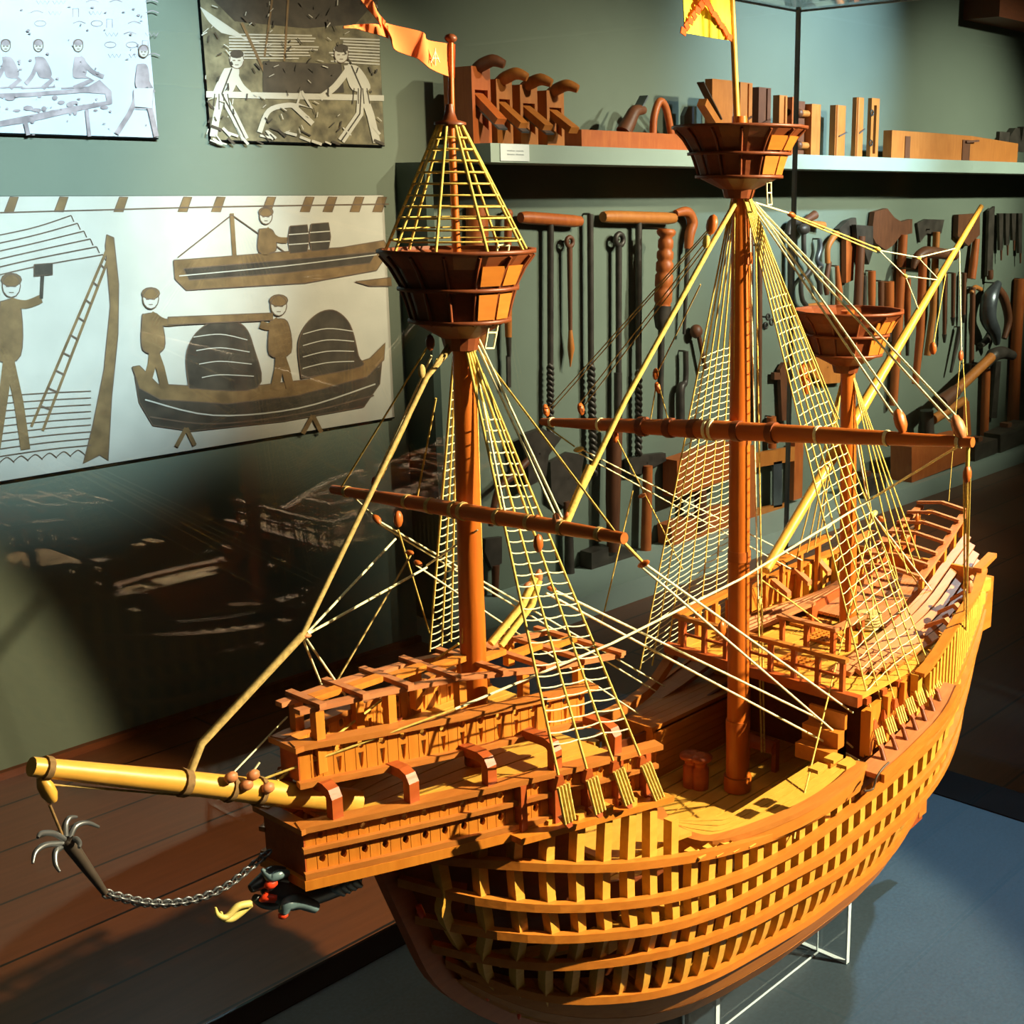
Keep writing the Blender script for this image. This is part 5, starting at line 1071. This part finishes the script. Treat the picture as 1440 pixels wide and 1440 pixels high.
tool('wooden_wedge', 'small upright red wedge behind the right arm of the main yard', 'wedge', [('wedge', 'plate', [(1355, 566), (1363, 564), (1366, 612), (1354, 614)], 8, 'tool_red_wood')])
tool('wooden_paddle', 'brown rounded wooden paddle behind the mizzen mast', 'paddle', [('blade', 'plate', [(1136, 520), (1150, 500), (1168, 494), (1186, 508), (1186, 538), (1158, 540)], 8, 'tool_wood'), ('handle', 'rod', [(1160, 500), (1172, 470)], [4, 4], 'tool_wood')])
tool('set_square', 'dark notched wooden square behind the port main shrouds', 'square', [('stock', 'plate', [(1097, 520), (1103, 510), (1112, 510), (1112, 590), (1100, 592)], 6, 'tool_dark_wood'), ('notch', 'plate', [(1089, 524), (1098, 524), (1098, 534), (1089, 534)], 6, 'tool_dark_wood')])
tool('small_chain', 'short hanging piece of dark iron chain left of the mizzen top', 'chain', [('link', 'ring', [(1080, 446)], [4, 1.5], 'iron'), ('link', 'ring', [(1085, 453)], [4, 1.5], 'iron'), ('link', 'ring', [(1077, 458)], [4, 1.5], 'iron')])
# blocks standing on the ledge at the right
def ledge_box(name, label, cat, pts, th, mt, extra=None):
    q = [PY(x_, y_, 2.27) for x_, y_ in pts]; b_ = q[0]; t = thing(name, label, cat, (b_.x, 2.27, lz), 'tools standing on the ledge')
    zz = min(p.z for p in q); q = [V3((p.x, p.y, lz+(p.z-zz))) for p in q]
    MB().prism(q, (0, th, 0)).build('body', mt, t)
    if extra: extra(t, q)
    return t
def wedge_top(t, q): c = (q[2]+q[3])/2; MB().box(c+V3((0, .06, .012)), (.05, .05, .024)).build('wedge', 'tool_dark_wood', t)
ledge_box('block_plane', 'reddish wooden plane block on the ledge, under the right arm of the main yard', 'plane', ((1282, 682), (1364, 650), (1364, 612), (1282, 632)), .12, 'tool_red_wood', wedge_top)
ledge_box('iron_weight', 'dark grey iron block on the ledge beside the reddish plane block', 'weight', ((1372, 630), (1404, 618), (1404, 598), (1372, 608)), .12, 'iron', wedge_top)
ledge_box('iron_weight', 'black iron block at the right end of the ledge', 'weight', ((1408, 618), (1450, 600), (1450, 574), (1408, 592)), .10, 'iron', wedge_top)
ledge_box('round_stone', 'dark low block on the ledge behind the mizzen shrouds', 'weight', ((1214, 702), (1246, 690), (1246, 668), (1214, 676)), .10, 'iron', wedge_top)

# ------------------------------------------------------------------ planes on the shelf
def shelfthing(name, label, cat, x0, x1, ytop, Yf, dy, mt, parts, grp='wooden planes on the shelf'):
    a = PY(x0, 200, Yf); b_ = PY(x1, 200, Yf); h = PY((x0+x1)/2, ytop, Yf).z-sz1
    t = thing(name, label, cat, (a.x, Yf, sz1), grp)
    parts(t, a.x, b_.x, Yf, Yf+dy, sz1, sz1+h); return t
def bench_plane(mtb, mtt, big=False, iron=True):
    def f(t, xa, xb, ya, yb, z0, z1):
        h = z1-z0; w = xb-xa
        # body stood on end: solid back, mouth cut towards the viewer
        mb = MB(); mb.box2((xa, ya+.018, z0), (xb, yb, z1*1.0)); mb.box2((xa, ya, z0), (xa+w*.16, ya+.018, z1)); mb.box2((xb-w*.16, ya, z0), (xb, ya+.018, z1)); mb.box2((xa+w*.16, ya, z0+h*.70), (xb-w*.16, ya+.018, z1))
        mb.prism([V3((xa+w*.16, ya, z0)), V3((xb-w*.16, ya, z0)), V3((xb-w*.16, ya, z0+h*.18)), V3((xa+w*.16, ya, z0+h*.34))], (0, .018, 0))
        mb.build('body', mtb, t)
        c = (xa+xb)/2
        MB().bar((c, ya+.02, z0+h*.62), (c+w*.1, ya-.075, z0+h*.28), w*.55, .022).build('wedge', mtb, t)
        if iron: MB().bar((c, ya+.02, z0+h*.52), (c+w*.1, ya-.085, z0+h*.18), w*.5, .006).build('iron', 'steel', t)
        MB().tube(spline([(c, ya+.03, z1-.01), (c, ya-.005, z1+.004), (c+.012, ya-.045, z1+.016), (c+.03, ya-.075, z1+.004)], 4), [.016, .020, .019, .013], 9).build('tote', mtt, t)
    return f
shelfthing('jack_plane', 'tallest dark red plane standing on end at the left end of the shelf', 'plane', 666, 692, 94, 2.30, .13, 'tool_red_wood', bench_plane('tool_red_wood', 'tool_dark_wood'))
shelfthing('jack_plane', 'orange plane on end right beside the tall red plane', 'plane', 700, 722, 112, 2.30, .12, 'tool_wood', bench_plane('tool_wood', 'tool_wood'))
shelfthing('jack_plane', 'middle orange plane on end showing a shiny steel iron', 'plane', 733, 757, 120, 2.30, .12, 'tool_wood', bench_plane('tool_wood', 'tool_wood'))
shelfthing('jack_plane', 'last orange plane on end, with a long horn at the top right', 'plane', 770, 794, 128, 2.30, .12, 'tool_wood', bench_plane('tool_wood', 'tool_wood', iron=False))
def jointer(t, xa, xb, ya, yb, z0, z1):
    MB().box2((xa, ya, z0), (xb, yb, z1)).build('body', 'tool_red_wood', t); L_ = xb-xa
    X = lambda f: xa+L_*f
    MB().tube(spline([(X(.42), ya+.04, z1), (X(.47), ya+.04, z1+.04), (X(.52), ya+.04, z1+.075), (X(.60), ya+.04, z1+.08)], 4), [.03, .026, .022, .014], 9).build('wedge', 'tool_dark_wood', t)
    MB().tube(spline([(X(.68), ya+.04, z1), (X(.69), ya+.04, z1+.06), (X(.74), ya+.04, z1+.115), (X(.80), ya+.04, z1+.09), (X(.85), ya+.04, z1)], 5), .014, 9).build('tote', 'tool_red_wood', t)
    MB().bar((X(.45), ya+.05, z1), (X(.62), ya+.05, z1+.13), .04, .006).build('iron', 'steel', t)
shelfthing('jointer_plane', 'long dark red plane lying flat with a looped handle', 'plane', 818, 978, 186, 2.32, .09, 'tool_red_wood', jointer)
def plough(t, xa, xb, ya, yb, z0, z1):
    MB().box2((xa, ya, z0), (xb, yb, z1)).build('body', 'tool_wood', t); h = z1-z0
    MB().bar((xa+.02, ya-.01, z0+h*.35), (xa-.10, ya-.03, z0+h*.66), .035, .03).build('wedge', 'tool_wood', t)
    MB().bar((xa+.03, ya-.01, z0+h*.45), (xa-.11, ya-.03, z0+h*.92), .03, .005).build('iron', 'iron', t)
shelfthing('plough_plane', 'tall brown plane on end with an iron jutting left, behind the main top', 'plane', 1001, 1030, 112, 2.30, .035, 'tool_wood', plough)
shelfthing('steel_plane', 'dark blue-grey steel plane iron upright left of the main top', 'plane iron', 962, 976, 150, 2.45, .03, 'steel', lambda t, xa, xb, ya, yb, z0, z1: (MB().prism([V3((xa, ya, z0)), V3((xb, ya, z0)), V3((xb, ya, z1)), V3((lerp(xa, xb, .4), ya, z1)), V3((xa, ya, lerp(z0, z1, .8)))], (0, .02, 0)).build('blade', 'steel', t)))
def plainbody(mt, groove=False, knob=None):
    def f(t, xa, xb, ya, yb, z0, z1):
        mb = MB(); w = xb-xa; mb.box2((xa, ya, z0), (xb, yb, z1))
        mb.build('body', mt, t)
        g = MB(); g.box2((lerp(xa, xb, .62), ya-.006, z0+.004), (lerp(xa, xb, .80), ya, z1-.004)); g.build('fence', mt, t)
        MB().bar((lerp(xa, xb, .3), ya-.004, lerp(z0, z1, .45)), (lerp(xa, xb, .6), ya-.022, lerp(z0, z1, .52)), .012, .008).build('wedge', 'tool_dark_wood', t)
    return f
for x0, x1, yt, mt, lb in ((1040, 1057, 116, 'tool_wood', 'light brown moulding plane on end, just right of the flag pole'), (1066, 1083, 123, 'tool_dark_wood', 'dark brown moulding plane on end between two lighter ones'), (1095, 1106, 134, 'tool_wood', 'narrow orange moulding plane left of the glass case edge')):
    shelfthing('moulding_plane', lb, 'plane', x0, x1, yt, 2.31, .032, mt, plainbody(mt))
def screwplane(t, xa, xb, ya, yb, z0, z1):
    w = xb-xa; h = z1-z0
    MB().box2((xa, ya, z0), (xa+w*.2, yb, z1)).build('body', 'tool_red_wood', t); MB().box2((xb-w*.32, ya, z0), (xb, yb, z1-.02)).build('fence', 'tool_wood', t)
    for f in (.18, .74):
        MB().tube([(xa, ya+.02, z0+h*f), (xb-w*.2, ya+.02, z0+h*f)], .014, 10).build('screw_arm', 'tool_wood', t)
        MB().ball((xa+w*.35, ya+.015, z0+h*f), (.02, .018, .018), 10).build('nut', 'tool_dark_wood', t)
    MB().box2((xa+w*.3, ya+.03, z0), (xb-w*.35, yb, z1-.01)).build('plate', 'tool_dark_wood', t)
shelfthing('fenced_plane', 'plane with two wooden screw arms behind the glass case edge', 'plane', 1113, 1153, 138, 2.31, .05, 'tool_red_wood', screwplane)
def gouged(t, xa, xb, ya, yb, z0, z1):
    MB().box2((xa, ya, z0), (xb, yb, z1)).build('body', 'tool_wood', t); MB().tube([(xa+.012, ya, z0), (xa+.012, ya, z1)], .008, 8).build('bead', 'tool_wood', t)
    MB().bar((lerp(xa, xb, .3), ya-.004, lerp(z0, z1, .4)), (lerp(xa, xb, .9), ya-.012, lerp(z0, z1, .48)), .01, .004).build('iron', 'steel', t)
shelfthing('moulding_plane', 'orange moulding plane on end, first right of the fenced plane', 'plane', 1174, 1188, 148, 2.33, .03, 'tool_wood', gouged)
shelfthing('moulding_plane', 'slim pinkish moulding plane on end, second right of the fenced plane', 'plane', 1203, 1213, 137, 2.33, .022, 'tool_wood', gouged)
def slotted(t, xa, xb, ya, yb, z0, z1):
    w = xb-xa; mb = MB(); mb.box2((xa, ya, z0), (xa+w*.3, yb, z1)); mb.box2((xb-w*.35, ya, z0), (xb, yb, z1)); mb.box2((xa+w*.3, ya, z1-.03), (xb-w*.35, yb, z1)); mb.box2((xa+w*.3, ya, z0), (xb-w*.35, yb, z0+.02)); mb.build('body', 'tool_wood', t)
    for f in (.25, .75): MB().tube([V3((xa-.006+math.cos(a_)*.012, ya-.006, lerp(z0, z1, f)+math.sin(a_)*.012)) for a_ in [2*math.pi*i/12 for i in range(13)]], .0035, 6, caps=False).build('screw_eye', 'iron', t)
shelfthing('slotted_block', 'slotted upright wooden piece with two iron eyes', 'wooden gauge', 1224, 1235, 138, 2.34, .02, 'tool_wood', slotted)
def longplane(t, xa, xb, ya, yb, z0, z1):
    L_ = xb-xa; h = z1-z0
    pr = [V3((xa, ya, z0)), V3((xb, ya, z0)), V3((xb, ya, z0+h*.80)), V3((xa+L_*.6, ya, z0+h*.98)), V3((xa+L_*.3, ya, z1)), V3((xa, ya, z1))]
    MB().prism(pr, (0, yb-ya, 0)).build('body', 'tool_wood', t)
    for f, w in ((.09, .035), (.52, .06)): MB().box2((xa+L_*f, ya-.004, z0+.004), (xa+L_*(f+w), ya, z0+h*.82)).build('cleat', 'tool_dark_wood', t)
    MB().bar((xa+L_*.54, ya-.006, z0+h*.74), (xa+L_*.62, ya-.02, z0+h*.80), .012, .01).build('wedge', 'tool_dark_wood', t)
    MB().box2((xa+L_*.86, ya+.02, z0+h*.8), (xa+L_*.95, ya+.04, z0+h*1.25)).build('stop', 'iron', t)
shelfthing('cask_plane', 'long orange plane lying on the right end of the shelf', 'plane', 1254, 1432, 189, 2.31, .045, 'tool_wood', longplane)
tool('iron_clamp', 'dark iron clamp on the far right end of the shelf', 'clamp', [('jaw', 'plate', [(1420, 192), (1428, 180), (1434, 180), (1436, 200), (1440, 178), (1446, 182), (1446, 214), (1420, 212)], 10, 'iron')], .09, 'wooden planes on the shelf')
# ------------------------------------------------------------------ lamps and camera
def spot(name, loc, aim, power, col, size, blend=.5, rad=.03):
    l = bpy.data.lights.new(name, 'SPOT'); l.energy = power; l.color = col; l.spot_size = math.radians(size); l.spot_blend = blend; l.shadow_soft_size = rad
    o = bpy.data.objects.new(name, l); COL.objects.link(o); o.location = loc
    o.rotation_euler = (V3(aim)-V3(loc)).to_track_quat('-Z', 'Y').to_euler(); return o
spot('ship_spotlight', (1.87, -1.36, 1.54), (1.10, 0, .60), 750, (1.0, .82, .52), 47, .18, .014)
spot('picture_spotlight', (1.2, -.9, 2.75), (1.50, YW, 1.15), 1750, (.64, .88, 1.0), 27, .7, .06)
spot('print_spotlight', (2.9, -.6, 2.6), (2.42, YW, .95), 700, (1.0, .86, .60), 23, .9, .06)
spot('shelf_spotlight', (5.6, -.3, 2.6), (5.0, YW, 1.5), 1350, (.52, .77, 1.0), 36, 1.0, .06)
spot('shelf_spotlight', (4.4, -.6, 2.5), (3.4, YW, .85), 520, (1.0, .95, .72), 34, 1.0, .05)
spot('tool_spotlight', (5.2, -.8, 2.3), (4.5, YW, .45), 900, (.95, 1.0, .84), 50, 1.0, .06)
spot('tool_spotlight', (7.2, -.8, 2.4), (6.3, YW, .75), 1000, (.92, 1.0, .80), 40, 1.0, .06)
spot('plinth_spotlight', (2.7, -.35, 2.4), (1.75, -.15, 0), 620, (.50, .80, 1.0), 30, 1.0, .05)
w = bpy.data.worlds.new('room_air'); SC.world = w; w.use_nodes = True
w.node_tree.nodes['Background'].inputs[0].default_value = (.55, .6, .6, 1); w.node_tree.nodes['Background'].inputs[1].default_value = .05
al = bpy.data.lights.new('fill_light', 'AREA'); al.energy = 10; al.size = 2.0; al.color = (1, .9, .75)  # unseen soft fill, added to lift the ship's shaded sides
ao = bpy.data.objects.new('fill_light', al); COL.objects.link(ao); ao.location = (.6, -1.6, 2.8); ao.rotation_euler = (0, 0, 0)
cd = bpy.data.cameras.new('camera'); cam = bpy.data.objects.new('camera', cd); COL.objects.link(cam); SC.camera = cam
cam.matrix_world = Matrix.Translation(CAM) @ ROT.to_4x4()
cd.sensor_width = 36; cd.sensor_fit = 'HORIZONTAL'; cd.lens = 36*F/1440
cd.shift_x = (720-CX)/1440; cd.shift_y = 0
cd.clip_start = .01; cd.clip_end = 50
SC.view_settings.view_transform = 'Standard'; SC.view_settings.look = 'None'; SC.view_settings.gamma = 1; SC.view_settings.use_curve_mapping = False
SC.view_settings.exposure = 0
SC.cycles.transparent_max_bounces = 24; SC.cycles.max_bounces = 8; SC.cycles.diffuse_bounces = 2
SC.cycles.use_denoising = True
